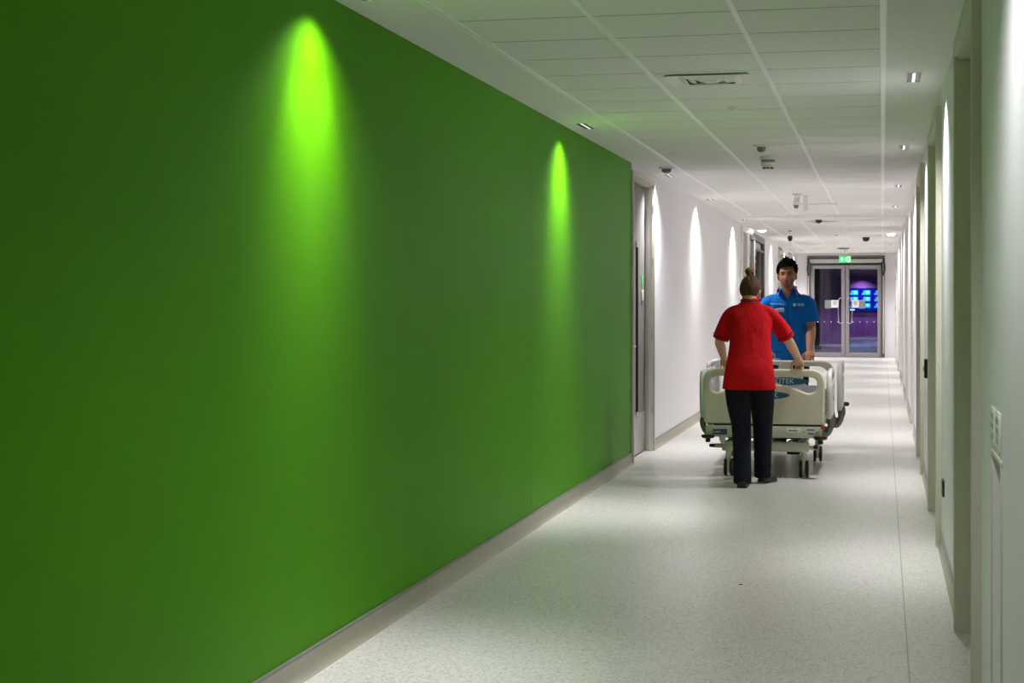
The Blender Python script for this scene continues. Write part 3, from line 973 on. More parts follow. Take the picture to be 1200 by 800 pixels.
# exit sign
ex, ey, ez = -.885, 41.2, 2.43
root = thing('exit_sign', 'green running-man exit sign hanging before the end doors', 'exit sign', (ex, ey, ez))
b = B(); box(b, -.14, .14, -.012, .012, -.07, .07, .004); obj('panel', b, M['exit'], root)
b = B(); box(b, -.15, .15, -.03, .03, .07, .12, .006); obj('housing', b, M['operator'], root)
for hx in (-.1, .1):
    b = B(); tube(b, [(hx, 0, .11), (hx, 0, CEIL - ez)], .006, 8); obj('hanger', b, M['white_plastic'], root)
b = B()
yy = -.0135
def poly(pts):
    f = [b.verts.new((x, yy, z)) for x, z in pts]; b.faces.new(f)
# arrow up (straight ahead)
poly([(-.085, -.045), (-.06, -.045), (-.06, .0), (-.035, .0), (-.0725, .045), (-.11, .0), (-.085, .0)])
# doorway
poly([(.055, -.055), (.12, -.055), (.12, .055), (.055, .055), (.055, .045), (.108, .045), (.108, -.045), (.055, -.045)])
# running figure
def circle(cx, cz, r): poly([(cx + r * cos(2 * pi * i / 12), cz + r * sin(2 * pi * i / 12)) for i in range(12)])
circle(.048, .036, .011)
poly([(.018, .022), (.046, .024), (.05, -.004), (.03, -.012)])
poly([(.03, -.012), (.05, -.004), (.066, -.02), (.06, -.05), (.05, -.05), (.052, -.024)])
poly([(.03, -.012), (.04, -.008), (.022, -.034), (-.006, -.04), (-.006, -.03), (.016, -.026)])
poly([(.044, .022), (.052, .018), (.064, .004), (.08, .006), (.08, .014), (.068, .014)])
poly([(.02, .022), (.028, .014), (.008, .008), (.002, -.006), (-.006, -.002), (.002, .014)])
obj('pictogram', b, M['exit_white'], root, smooth=0)

# ------------------------------------------------------------------ wall fittings
def plate(name, label, cat, x0, x1, y0, y1, z0, z1, m):
    b = B(); box(b, x0, x1, y0, y1, z0, z1, .003)
    return tag(obj(name, b, m), label, cat)
root = thing('wall_socket', 'black double socket low on the right wall past the nearest door', 'socket', (XR, 9.55, .39))
b = B(); box(b, -.012, 0, -.075, .075, -.045, .045, .003); obj('face_plate', b, M['black'], root)
for yv in (-.035, .035):
    b = B(); box(b, -.016, -.01, yv - .008, yv + .008, .018, .034, .002)
    obj('rocker', b, M['grey_plastic'], root)
root = thing('wall_button', 'black door release box on the right wall by the second door frame', 'door release', (XR - .0, 12.62, .93))
b = B(); box(b, -.035, 0, -.05, .05, -.07, .07, .006); obj('box', b, M['black'], root)
b = B(); cyl(b, (-.042, 0, .0), .022, .01, 'X', 18); obj('button', b, M['grey_plastic'], root)
for nm, ya, yb, lb in (('notice_plate', 5.20, 5.35, 'white control plate above the wall niche, further of the two'), ('notice_plate', 4.98, 5.13, 'white control plate above the wall niche, nearer of the two')):
    root = thing(nm, lb, 'control plate', (XR, (ya + yb) / 2, 1.0), 'pair of white plates over the niche')
    h = (yb - ya) / 2
    b = B(); box(b, -.008, 0, -h, h, -.005, .105, .003); obj('face_plate', b, M['white_plastic'], root)
    b = B(); 
    for k in range(3): box(b, -.0095, -.007, -h + .02, h - .02, .012 + k * .03, .030 + k * .03, .001)
    obj('label_strip', b, M['operator'], root)
b = B()
box(b, XR - .006, XR + .002, NICHE[0] - .012, NICHE[1] + .012, NICHE[2], NICHE[2] + .014, .002)
box(b, XR - .006, XR + .002, NICHE[0] - .012, NICHE[0], .11, NICHE[2], .002)
box(b, XR - .006, XR + .002, NICHE[1], NICHE[1] + .012, .11, NICHE[2], .002)
tag(obj('trim_6', b, M['frame']), 'thin edge trim around the low niche in the right wall', 'trim', kind='structure')
b = B(); box(b, XR - .006, XR, 40.2, 40.28, .5, .62, .002)
# black speck on floor
b = B(); ball(b, (0, 0, .002), (.012, .006, .0022), 10, 6)
ox = (868 - 1034) * C_ * (F * EYE / (685 - 352)) / F
oD = F * EYE / (685 - 352)
tag(obj('scrap', b, M['black'], loc=(ox, (oD + ox * S_) / C_, .0)), 'tiny black scrap lying alone on the pale floor', 'scrap')

# ------------------------------------------------------------------ hospital bed
BX, BY = -.938, 14.7
BED = thing('hospital_bed', 'cream hospital bed on castors being wheeled down the corridor', 'hospital bed', (BX, BY, 0))
yF, yH = 13.57 - BY, 15.83 - BY          # foot and head board planes (local)
RXU = Matrix.Rotation(pi / 2, 4, 'X')    # XY outline -> XZ plane, facing -Y

def end_board(name, y, z0, ztop, hole, extra_holes=(), hw=.492, m=None):
    outer = rounded([(-hw + .012, z0), (hw - .012, z0), (hw, ztop), (-hw, ztop)], [.03, .03, .125, .125], 10)
    holes = [hole, [(-x, z) for x, z in reversed(hole)]] + list(extra_holes)
    me = plate_curve(outer, holes, .045, .016, 3)
    me.transform(Matrix.Translation((0, y, 0)) @ RXU)
    return mobj(name, me, m or M['bed'], BED)

hole_f = rounded([(.075, .812), (.36, .818), (.428, .80), (.42, .70), (.355, .682), (.25, .727), (.09, .765)], [.01, .05, .06, .06, .05, .08, .02], 6)
foot = end_board('footboard', yF, .432, .878, hole_f)
hole_h = rounded([(.20, .815), (.38, .815), (.435, .78), (.435, .60), (.36, .56), (.27, .62), (.215, .66)], [.02, .05, .08, .06, .06, .05, .04], 6)
def oval(cx, cz, rx, rz, n=18): return [(cx + rx * cos(2 * pi * i / n), cz + rz * sin(2 * pi * i / n)) for i in range(n)]
ovl = [rounded([(cx - .035, .775), (cx + .035, .775), (cx + .035, .825), (cx - .035, .825)], .026, 5) for cx in (-.05, .125)]
head = end_board('headboard', yH, .44, .868, hole_h, ovl, hw=.50)

def decal(board, y, cx, cz, rx, rz, ts):
    me = bpy.data.meshes.new('label_plate'); b = B()
    n = 40
    pts = []
    for i in range(n):
        a = 2 * pi * i / n
        w = rx * math.copysign(abs(cos(a)) ** 1.15, cos(a))
        pts.append((cx + w, cz + rz * math.copysign(abs(sin(a)) ** 1.1, sin(a))))
    front = [b.verts.new((x, y - .024, z)) for x, z in pts]; back = [b.verts.new((x, y - .02, z)) for x, z in pts]
    b.faces.new(front); b.faces.new(list(reversed(back)))
    for i in range(n):
        j = (i + 1) % n; b.faces.new((front[i], front[j], back[j], back[i]))
    o = obj('label_plate', b, M['teal'], board, smooth=30); o['label'] = 'teal oval name plate'
    mt = Matrix.Translation((cx, y - .0245, cz)) @ RXU
    text('lettering', 'SOLITEK', ts, M['white_ink'], o, mt)
decal(foot, yF, 0, .667, .212, .036, .062)
decal(head, yH, -.0, .672, .272, .04, .07)

# upper frame under the boards
b = B()
box(b, -.465, .465, yF - .025, yF + .03, .325, .418, .008)
box(b, -.43, .43, yH - .02, yH + .03, .34, .42, .008)
box(b, -.445, -.385, yF, yH, .335, .40, .008)
box(b, .385, .445, yF, yH, .335, .40, .008)
obj('upper_frame', b, M['bed_edge'], BED)
b = B(); box(b, -.40, .47, yF - .018, yF + .02, .418, .433, .004); obj('bumper_strip', b, M['black'], BED)
b = B()
box(b, -.43, .43, yF + .06, yH - .05, .42, .47, .01)
for k in range(5): box(b, -.40, .40, yF + .15 + k * .42, yF + .19 + k * .42, .385, .42, .004)
obj('mattress_platform', b, M['greymetal'], BED)
# nameplate and stickers on the frame
b = B(); box(b, -.405, -.29, yF - .029, yF - .024, .345, .388, .001); npl = obj('name_plate', b, M['navy_label'], BED); npl['label'] = 'small navy maker plate'
text('lettering', 'sidhil', .028, M['white_ink'], npl, Matrix.Translation((-.372, yF - .0295, .367)) @ RXU)
text('lettering', 'care', .018, M['orange_ink'], npl, Matrix.Translation((-.318, yF - .0295, .365)) @ RXU)
b = B(); box(b, .185, .295, yF - .029, yF - .024, .372, .402, .001); st = obj('sticker', b, M['paper'], BED); st['label'] = 'white sticker with dark print'
b = B(); box(b, .20, .275, yF - .0305, yF - .0288, .381, .391); obj('sticker_print', b, M['ink'], st)
for x0, x1, z0, z1 in ((.345, .41, .385, .398), (.355, .395, .355, .368)):
    b = B(); box(b, x0, x1, yF - .028, yF - .024, z0, z1, .001); o = obj('sticker', b, M['blue_ink'], BED); o['label'] = 'small blue sticker'
for x0 in (.32, .425):
    b = B(); box(b, x0 - .008, x0 + .012, yF - .027, yF - .024, .372, .38, .001); obj('sticker', b, M['ink'], BED)
b = B(); cyl(b, (.472, yF - .01, .415), .014, -.03, 'Y', 16); ball(b, (.472, yF - .042, .415), .017); o = obj('knob', b, M['red'], BED); o['label'] = 'red release knob'
# corner bumpers
def bumper(x, y, z):
    b = B(); lathe(b, (x, y, z), [(.001, 0), (.05, 0), (.054, -.008), (.054, -.018), (.045, -.027), (.02, -.03), (.02, -.06), (.001, -.062)], 'Z', 28)
    obj('bumper', b, M['black'], BED)
for x, y in ((-.445, yF - .03), (.455, yF - .03), (-.43, yH + .03), (.43, yH + .03)): bumper(x, y, .342)
b = B()
rings(b, [ell((-.33, yF - .012, .335), Vector((1, 0, 0)), Vector((0, 1, 0)), .033, .02, 16), ell((-.33, yF - .012, .29), Vector((1, 0, 0)), Vector((0, 1, 0)), .022, .016, 16), ell((-.33, yF - .012, .268), Vector((1, 0, 0)), Vector((0, 1, 0)), .006, .006, 16)])
obj('drip_pole_socket', b, M['bed_edge'], BED)
# chassis
b = B()
yc0, yc1 = 13.66 - BY, 15.02 - BY
box(b, -.34, .36, yc0 - .03, yc0 + .03, .205, .285, .008)
box(b, -.39, .39, yc1 - .03, yc1 + .03, .215, .285, .008)
box(b, -.32, -.26, yc0, yc1, .22, .28, .006)
box(b, .26, .32, yc0, yc1, .22, .28, .006)
obj('chassis', b, M['bed_edge'], BED)
# lifting arms and cross rods
for s in (-1, 1):
    b = B(); tube(b, [(s * .27, yc0 + .12, .25), (s * .27, yc0 + .62, .39)], .02, 10); obj('lifting_arm', b, M['greymetal'], BED)
    b = B(); tube(b, [(s * .23, yc0 + .62, .25), (s * .23, yc0 + .12, .39)], .02, 10)
    obj('lifting_arm', b, M['greymetal'], BED)
b = B(); tube(b, [(-.3, yc0 + .1, .375), (.3, yc0 + .1, .375)], .016, 10); tube(b, [(-.3, yc0 + .02, .32), (.3, yc0 + .02, .32)], .014, 10)
tube(b, [(.20, yc0 - .02, .285), (.25, yc0 - .03, .325)], .009, 8); tube(b, [(.27, yc0 - .02, .285), (.33, yc0 - .03, .33)], .011, 8)
tube(b, [(.30, yc0 - .02, .28), (.37, yc0 - .02, .335)], .011, 8)
obj('linkage', b, M['greymetal'], BED)
b = B(); box(b, -.1, .14, yc0 + .15, yc0 + .5, .30, .37, .012); obj('motor_box', b, M['operator'], BED)
b = B(); box(b, .15, .26, yc0 + .55, yc0 + .75, .13, .21, .012); obj('battery_box', b, M['black'], BED)
# brake pedals
b = B(); tube(b, [(-.43, yc0 - .0, .245), (-.33, yc0, .245)], .014, 10); tube(b, [(-.40, yc0, .245), (-.335, yc0, .245)], .018, 10); obj('pedal_bar', b, M['bed_edge'], BED)
b = B(); tube(b, [(.33, yc0, .245), (.40, yc0, .235)], .016, 10); obj('pedal_bar', b, M['bed_edge'], BED)
for x0, x1, y in ((-.445, -.395, yc0), (.395, .43, yc0), (.40, .46, yc1 - .02)):
    b = B(); box(b, x0, x1, y - .03, y + .03, .232, .258, .008); obj('pedal', b, M['black'], BED)

def castor(x, y):
    fk = B()
    tube(fk, [(x, y, .215), (x, y, .15)], .024, 16, False)
    lathe(fk, (x, y, .148), [(.03, .0), (.034, -.006), (.03, -.014)], 'Z', 18)
    rings(fk, [ell((x, y + dy, z), Vector((1, 0, 0)), Vector((0, 1, 0)), .014, ry, 16, 4) for z, dy, ry in ((.143, 0, .035), (.12, .0, .045), (.075, .005, .05), (.035, .005, .042))])
    f = obj('castor', fk, M['bed_edge'], BED)
    for s in (-1, 1):
        w = B()
        lathe(w, (x + s * .016 - .0, y + .005, .071), [(.05, 0), (.066, s * .0), (.071, s * .005), (.071, s * .015), (.064, s * .021), (.045, s * .021), (.04, s * .016), (.001, s * .016)], 'X', 28)
        obj('wheel', w, M['tyre'], f)
castor(-.288, yc0); castor(.318, yc0); castor(-.375, yc1); castor(.378, yc1)

# side rails
def side_rail(x, ya, yb, z0, z1, slot):
    s = 1 if x > 0 else -1
    outer = rounded([(ya + .06, z0), (yb - .05, z0), (yb, z0 + .22), (yb - .03, z1), (ya + .05, z1), (ya, z0 + .24)], [.06, .06, .1, .1, .1, .1], 7)
    h = rounded([(ya + .10, z1 - .12), (yb - .10, z1 - .12), (yb - .11, z1 - .055), (ya + .11, z1 - .055)], .03, 5)
    holes = [h]
    me = plate_curve(outer, holes, .042, .016, 3)
    me.transform(Matrix.Translation((x, 0, 0)) @ Matrix(((0, 0, s, 0), (1, 0, 0, 0), (0, 1, 0, 0), (0, 0, 0, 1))))
    me.flip_normals() if s < 0 else None
    o = mobj('side_rail', me, M['rail'], BED)
    for yv in (ya + .2, yb - .2):
        am = B()
        tube(am, bend([(x, yv, z0 + .02), (x + s * .01, yv, z0 - .06), (x - s * .03, yv, .33), (x - s * .10, yv, .36)], 5), .026, 12, flat=.7)
        obj('rail_arm', am, M['greymetal'], o)
    lb = B(); box(lb, x + s * .021, x + s * .023, (ya + yb) / 2 - .03, (ya + yb) / 2 + .03, z0 + .13, z0 + .17, .0005)
    l = obj('sticker', lb, M['navy_label'], o); l['label'] = 'small blue rail sticker'
    return o
for s in (1, -1):
    side_rail(s * .515, 13.72 - BY, 14.62 - BY, .46, .855, 0)
    side_rail(s * .572, 14.78 - BY, 15.74 - BY, .46, .885, 0)
b = B(); tube(b, [(.56, 15.75 - BY, .47), (.62, 15.75 - BY, .47)], .02, 12); obj('rail_catch', b, M['black'], BED)
b = B()
tube(b, bend([(-.27, yH - .03, .9), (-.2, yH - .045, .85), (-.01, yH - .035, .88), (.0, yH - .03, .8), (-.02, yH - .03, .7)], 5), .004, 8)
obj('cable', b, M['white_plastic'], BED)

# mattress (a thing of its own)
root = thing('mattress', 'grey mattress lying between the cream bed ends', 'mattress', (BX, BY, .47))
b = B(); box(b, -.425, .425, yF + .07, yH - .06, .0, .17, .045); obj('cover', b, M['mattress'], root)
b = B()
for z in (.055, .115):
    for (x0, x1, y0, y1) in ((-.428, .428, yF + .066, yF + .072), (-.428, -.42, yF + .07, yH - .06), (.42, .428, yF + .07, yH - .06)):
        box(b, x0, x1, y0, y1, z - .003, z + .003, .001)
obj('seam', b, M['operator'], root)

# ------------------------------------------------------------------ people
def head_mesh(bm, c, rot, k=1.0, male=True):
    """head as a sculpted sphere; local +y is the face; c is the head centre; total height about .24*k"""
    tmp = bmesh.new()
    bmesh.ops.create_uvsphere(tmp, u_segments=72, v_segments=54, radius=1.0)
    for v in tmp.verts:
        d = v.co.normalized()
        x, y, z = d.x * .074, d.y * .094, d.z * .118
        t = max(0, -z / .118)
        if y > 0:
            # flatter face, narrowing to the jaw
            x *= 1 - (.22 if male else .36) * t ** 2.0
            y *= .93
            y += .012 * max(0, min(1, t * 1.3)) * (1 - abs(d.x))
        else:
            x *= 1 - .22 * t ** 1.5
            y *= 1 - .42 * t ** 1.3
            y *= 1.03
        if d.z > 0: x *= 1 + .05 * sin(pi * d.z)
        if d.y > .1:
            g = lambda cx, cz, sx, sz: exp(-((x - cx) / sx) ** 2 - ((z - cz) / sz) ** 2)
            y += .024 * g(0, -.026, .011, .014) + .012 * g(0, -.006, .008, .022)
            y += .006 * g(.012, -.03, .007, .008) + .006 * g(-.012, -.03, .007, .008)
            y += .006 * (g(.03, .030, .022, .009) + g(-.03, .030, .022, .009) + g(0, .028, .02, .01) * .6)
            y -= .009 * (g(.031, .008, .016, .012) + g(-.031, .008, .016, .012))
            y += .006 * (g(.043, -.022, .018, .018) + g(-.043, -.022, .018, .018))
            y += .007 * g(0, -.056, .02, .007) + .006 * g(0, -.069, .018, .006) - .004 * g(0, -.0625, .022, .003)
            y -= .004 * g(0, -.082, .02, .008)
            y += .009 * g(0, -.102, .02, .015)
        v.co = Vector((x, y, z)) * k
    for s in (-1, 1):   # ears
        res = bmesh.ops.create_uvsphere(tmp, u_segments=14, v_segments=10, radius=1.0,
              matrix=Matrix.Translation(Vector((s * .078, -.008, -.008)) * k) @ Euler((radians(-12), 0, s * radians(-22))).to_matrix().to_4x4() @ Matrix.Diagonal((.009 * k, .02 * k, .033 * k, 1)))
    M4 = Matrix.Translation(c) @ rot.to_4x4()
    bmesh.ops.transform(tmp, matrix=M4, verts=tmp.verts[:])
    me = bpy.data.meshes.new('t'); tmp.to_mesh(me); tmp.free()
    bm.from_mesh(me); bpy.data.meshes.remove(me)
    return M4

def hand(bm, wrist, kdir, across, palm_n, k=1.0, curl=(25, 75, 120), thumb=True):
    """wrist point, direction wrist->knuckles, across = index->little, palm_n = the way the palm faces"""
    w = Vector(wrist); a = Vector(kdir).normalized()
    n = Vector(palm_n); n = (n - a * n.dot(a)).normalized()
    ac = Vector(across); ac = (ac - a * ac.dot(a) - n * ac.dot(n)).normalized()
    # palm
    rs = []
    for t, wd, th in ((-.02, .026, .02), (.0, .027, .019), (.025, .034, .017), (.055, .041, .0155), (.08, .042, .0135), (.092, .036, .010)):
        rs.append(ell(w + a * t * k, ac, n, wd * k, th * k, 20, 2.6))
    rings(bm, rs)
    for i, (off, ln) in enumerate(((-.031, .94), (-.0105, 1.05), (.0105, .98), (.031, .78))):
        p = w + a * (.078 - .006 * abs(i - 1)) * k + ac * off * k
        pts = [p]
        for seg, ang in zip((.043, .027, .022), curl):
            an = radians(ang + 3 * (i - 1.5))
            d = a * cos(an) + n * sin(an) + ac * off * .5
            p = p + d.normalized() * seg * ln * k
            pts.append(p)
        tube(bm, bend(pts, 3), interp([.0098 * k, .0092 * k, .0084 * k, .0070 * k], 3), 10)
    if thumb:
        p0 = w + a * .018 * k - ac * .022 * k + n * .004 * k
        p1 = p0 + (a * .45 - ac * .75 + n * .35).normalized() * .042 * k
        p2 = p1 + (a * .75 - ac * .15 + n * .7).normalized() * .034 * k
        p3 = p2 + (a * .6 + ac * .3 + n * .8).normalized() * .026 * k
        tube(bm, bend([p0, p1, p2, p3], 3), interp([.015 * k, .0125 * k, .0105 * k, .0085 * k], 3), 12)

def torso(bm, rows, n=36, p=2.3):
    rings(bm, [ell((cx, cy, z), Vector((1, 0, 0)), Vector((0, 1, 0)), rx, ry, n, p) for z, cx, cy, rx, ry in rows])

def smooth_rows(rows, steps=4):
    cols = list(zip(*rows))
    P = [Vector((r[0], r[1], r[2])) for r in rows]; Q = [Vector((r[3], r[4], 0)) for r in rows]
    a = bend(P, steps); b = bend(Q, steps)
    return [(p.x, p.y, p.z, q.x, q.y) for p, q in zip(a, b)]

def shoe(name, heel, yaw, pitch, parent, k=1.0, length=.27):
    """heel ground point; toe along +y rotated by yaw; pitch lifts the heel"""
    b = B()
    # outline sections along the length: (t, half width, height)
    secs = [(0, .022, .05), (.012, .032, .066), (.06, .037, .078), (.10, .038, .08), (.15, .04, .062), (.20, .044, .05), (.235, .04, .042), (.258, .028, .034), (.27, .012, .024)]
    rs = []
    for t, hw, h in secs:
        y = t / .27 * length
        ring = []
        for i in range(20):
            a = 2 * pi * i / 20
            x = hw * cos(a); z = h / 2 + h / 2 * sin(a)
            if sin(a) < 0:
                z = h / 2 + h / 2 * -abs(sin(a)) ** .35
                x = hw * math.copysign(abs(cos(a)) ** .6, cos(a))
            ring.append(Vector((x, y, max(z, .0))))
        rs.append(ring)
    rings(b, rs)
    R = Matrix.Translation(heel) @ Matrix.Rotation(yaw, 4, 'Z')
    if pitch:
        piv = Matrix.Translation((0, length * .75, 0))
        R = R @ piv @ Matrix.Rotation(-pitch, 4, 'X') @ piv.inverted()
    bmesh.ops.transform(b, matrix=R, verts=b.verts[:])
    o = obj(name, b, M['shoe'], parent, smooth=60)
    b = B()
    rs2 = []
    for t, hw, h in secs:
        y = t / .27 * length
        rs2.append((y, hw + .003))
    pts = [(hw, y) for y, hw in rs2] + [(-hw, y) for y, hw in reversed(rs2)]
    lo = [b.verts.new((x, y, .0)) for x, y in pts]; hi = [b.verts.new((x, y, .016)) for x, y in pts]
    b.faces.new(lo); b.faces.new(list(reversed(hi)))
    for i in range(len(pts)):
        j = (i + 1) % len(pts); b.faces.new((lo[i], lo[j], hi[j], hi[i]))
    bmesh.ops.transform(b, matrix=R, verts=b.verts[:])
    obj('sole', b, M['black'], o)
    return o

def strip_on(bm_pts, w, h, name, m, parent):
    """thin flat band following points"""
    b = B(); tube(b, bm_pts, w, 8, True, flat=h); return obj(name, b, m, parent)

def surface_ring(me, z_fn, tol):
    pass

# ================= woman in red, seen from behind ======================
WX, WY = -1.005, 13.0
W = thing('person', 'person in red tunic and navy trousers, back to us, hair in bun, gripping the footboard', 'person', (WX, WY, 0))
def wl(x, y, z): return Vector((x - WX, y - WY, z))
hdc = wl(-1.022, 13.30, 1.512)
hrot = Euler((radians(-14), radians(0), radians(-6))).to_matrix()
shL, shR = wl(-1.165, 13.235, 1.335), wl(-.868, 13.235, 1.335)
elL, elR = wl(-1.262, 13.27, 1.105), wl(-.722, 13.29, 1.112)
wrL, wrR = wl(-1.247, 13.485, .962), wl(-.655, 13.488, .962)
hipL, hipR = wl(-1.10, 13.0, .83), wl(-.925, 13.02, .83)
knL, knR = wl(-1.07, 13.0, .46), wl(-.915, 13.15, .46)
anL, anR = wl(-1.045, 12.80, .10), wl(-.915, 13.16, .115)

body = B()
head_mesh(body, hdc, hrot, .96, False)
tube(body, bend([wl(-1.015, 13.235, 1.33), wl(-1.018, 13.25, 1.42), wl(-1.022, 13.285, 1.49)], 3), interp([.07, .055, .053], 3), 18)
torso(body, smooth_rows([(.78, 0, .01, .165, .115), (.88, 0, .02, .165, .11), (1.0, -.005, .06, .135, .095), (1.1, -.01, .11, .13, .095), (1.22, -.01, .17, .145, .10), (1.26, -.012, .20, .155, .085), (1.30, -.012, .215, .14, .075), (1.34, -.012, .232, .09, .045)]))
for s, e in ((shL, elL), (shR, elR)):
    tube(body, [Vector((-.012, .205, 1.265)), s.lerp(e, .34)], [.045, .05], 14)
for s, e, w in ((shL, elL, wrL), (shR, elR, wrR)):
    tube(body, bend([s.lerp(e, .3), s.lerp(e, .6), e, e.lerp(w, .35), w], 4), interp([.052, .045, .038, .039, .026], 4), 16)
for h, k_, a in ((hipL, knL, anL), (hipR, knR, anR)):
    tube(body, bend([h, h.lerp(k_, .5), k_, k_.lerp(a, .35), a], 4), interp([.085, .07, .052, .05, .034], 4), 16)
    tube(body, [a + Vector((0, 0, -.02)), a + Vector((0, .06, -.062))], [.03, .02], 12)
hand(body, wrL, (.0, .82, -.46), (-1, 0, 0), (0, -.5, -.8), .95, (18, 72, 118))
hand(body, wrR, (.02, .82, -.46), (1, 0, 0), (0, -.5, -.8), .95, (18, 72, 118))
me = remeshed(body, .0042, 3)
mobj('body', me, M['skin_f'], W)

# hair
hb = B()
tmp = bmesh.new(); bmesh.ops.create_uvsphere(tmp, u_segments=48, v_segments=36, radius=1.0)
for v in tmp.verts:
    d = v.co.normalized()
    x, y, z = d.x * .082, d.y * .103, d.z * .122
    t = max(0, -d.z)
    x *= 1 - .25 * t ** 1.4
    if y < 0: y *= 1 - .30 * t ** 1.3
    v.co = (x, y, z)
# cut away the face and everything below the hairline
dele = [v for v in tmp.verts if (v.co.z < -.066 - .0 * v.co.y) or (v.co.y > .048 and v.co.z < .055) or (v.co.y > .0 and v.co.z < -.02) or (abs(v.co.x) > .062 and v.co.y > -.035 and v.co.z < -.0)]
bmesh.ops.delete(tmp, geom=dele, context='VERTS')
bmesh.ops.solidify(tmp, geom=tmp.faces[:], thickness=-.004)
bmesh.ops.transform(tmp, matrix=Matrix.Translation(hdc) @ hrot.to_4x4(), verts=tmp.verts[:])
hair = obj('hair', tmp, M['hair_brown'], W, smooth=60)
hb.free()
def bun_mesh(c, r):
    b = B()
    tmpb = bmesh.new(); bmesh.ops.create_icosphere(tmpb, subdivisions=4, radius=1.0)
    for v in tmpb.verts:
        d = v.co.normalized()
        a = math.atan2(d.z, d.x)
        rr = 1 + .07 * sin(5 * a + 6 * d.y) + .05 * sin(9 * d.y + 3 * a) + .04 * sin(14 * d.x + 7 * d.z)
        v.co = Vector((d.x * r[0], d.y * r[1], d.z * r[2])) * rr + c
    return tmpb
bunc = hdc + hrot @ Vector((-.006, -.035, .142))
bb = bun_mesh(bunc, (.034, .036, .036))
tube(bb, [bunc - hrot @ Vector((0, 0, .035)), bunc - hrot @ Vector((0, .0, .018))], .024, 14)
obj('hair_bun', bb, M['hair_bun'], W, smooth=80)
# tunic
tb = B()
torso(tb, smooth_rows([(.742, -.005, .005, .208, .150), (.80, -.004, .008, .202, .146), (.90, -.004, .025, .188, .138), (1.0, -.004, .068, .172, .122), (1.1, -.006, .118, .160, .118),
                       (1.2, -.010, .172, .168, .124), (1.28, -.012, .212, .178, .112), (1.345, -.012, .236, .165, .092), (1.385, -.013, .25, .118, .080), (1.415, -.014, .258, .080, .072), (1.45, -.014, .268, .062, .064)]), 40, 2.2)
for s, e, sg in ((shL, elL, -1), (shR, elR, 1)):
    end = s.lerp(e, .93)
    tube(tb, bend([s + Vector((-sg * .06, .0, .01)), s + Vector((sg * .004, 0, -.022)), s.lerp(e, .5) + Vector((sg * .004, 0, 0)), end], 4), interp([.055, .062, .065, .067], 4), 20, False)
me = remeshed(tb, .006, 14)
tunic = mobj('tunic', me, M['tunic_red'], W)
# collar and pipings
b = B()
nc = Vector((-.014, .268, 1.445))
rs = []
for t, r, dz in ((0, .074, -.03), (.5, .068, .0), (1, .0625, .022)):
    rs.append(ell(nc + Vector((0, .012 * t, dz)), Vector((1, 0, 0)), Vector((0, cos(.25), -sin(.25) * .0 + .12)), r, r * .92, 28))
inner = [[nc + (p - nc) * .93 + Vector((0, 0, .001)) for p in r] for r in reversed(rs)]
rings(b, rs + inner, False)
obj('collar', b, M['tunic_red'], tunic, smooth=70)
b = B()
pr = ell(nc + Vector((0, -.003, -.012)), Vector((1, 0, 0)), Vector((0, 1, .12)), .074, .070, 36)
tube(b, pr + [pr[0]], .0062, 8, False)
obj('collar_piping', b, M['navy_trim'], tunic)
for s, e, sg in ((shL, elL, -1), (shR, elR, 1)):
    t = (e - s).normalized()
    c = s.lerp(e, .82)
    u = Vector((1, 0, 0)); u = (u - t * u.dot(t)).normalized(); v = t.cross(u)
    b = B(); pr = ell(c, u, v, .0665, .0665, 30); tube(b, pr + [pr[0]], .0045, 8, False)
    obj('sleeve_piping', b, M['navy_trim'], tunic)

# trousers
tb = B()
torso(tb, smooth_rows([(.735, -.005, .005, .15, .10), (.77, -.005, .005, .188, .135), (.84, -.004, .012, .18, .13), (.92, -.004, .03, .165, .12)]), 36, 2.4)
tube(tb, bend([wl(-1.10, 13.0, .80), wl(-1.088, 13.0, .62), knL, wl(-1.055, 12.90, .26), wl(-1.045, 12.81, .035)], 5), interp([.108, .094, .076, .070, .070], 5), 22, False)
tube(tb, bend([wl(-.915, 13.02, .80), wl(-.915, 13.09, .62), knR, wl(-.915, 13.15, .26), wl(-.917, 13.165, .045)], 5), interp([.105, .094, .078, .07, .066], 5), 22, False)
me = remeshed(tb, .006, 16)
mobj('trousers', me, M['navy'], W)
shoe('shoe', wl(-1.045, 12.755, 0), radians(2), 0, W, length=.25)
shoe('shoe', wl(-.925, 13.105, 0), radians(-20), radians(4), W, length=.25)

# ================= man in blue, facing the camera ======================
MX, MY = -.885, 16.25
G = thing('person', 'person with short black hair and blue tunic, facing us at the headboard', 'person', (MX, MY, 0))
def ml(x, y, z): return Vector((x - MX, y - MY, z))
hdc = ml(-.888, 16.10, 1.665)
hrot = Euler((radians(4), radians(3), radians(180 - 3))).to_matrix()
# world-left of picture = his right
shA, shB = ml(-1.07, 16.18, 1.425), ml(-.70, 16.18, 1.425)
elA, elB = ml(-1.10, 16.22, 1.165), ml(-.668, 16.22, 1.165)
wrA, wrB = ml(-1.06, 15.955, .955), ml(-.668, 15.95, .955)
body = B()
HM = head_mesh(body, hdc, hrot, 1.06, True)
tube(body, bend([ml(-.886, 16.19, 1.44), ml(-.887, 16.165, 1.53), ml(-.888, 16.13, 1.62)], 3), interp([.075, .064, .062], 3), 18)
torso(body, smooth_rows([(.88, 0, .13, .165, .115), (1.0, 0, .10, .155, .11), (1.12, 0, .06, .155, .11), (1.26, 0, .0, .175, .115), (1.36, 0, -.045, .17, .09), (1.42, 0, -.06, .10, .05)]))
for s, e in ((shA, elA), (shB, elB)):
    tube(body, [Vector((0, -.04, 1.345)), s.lerp(e, .34)], [.05, .056], 14)
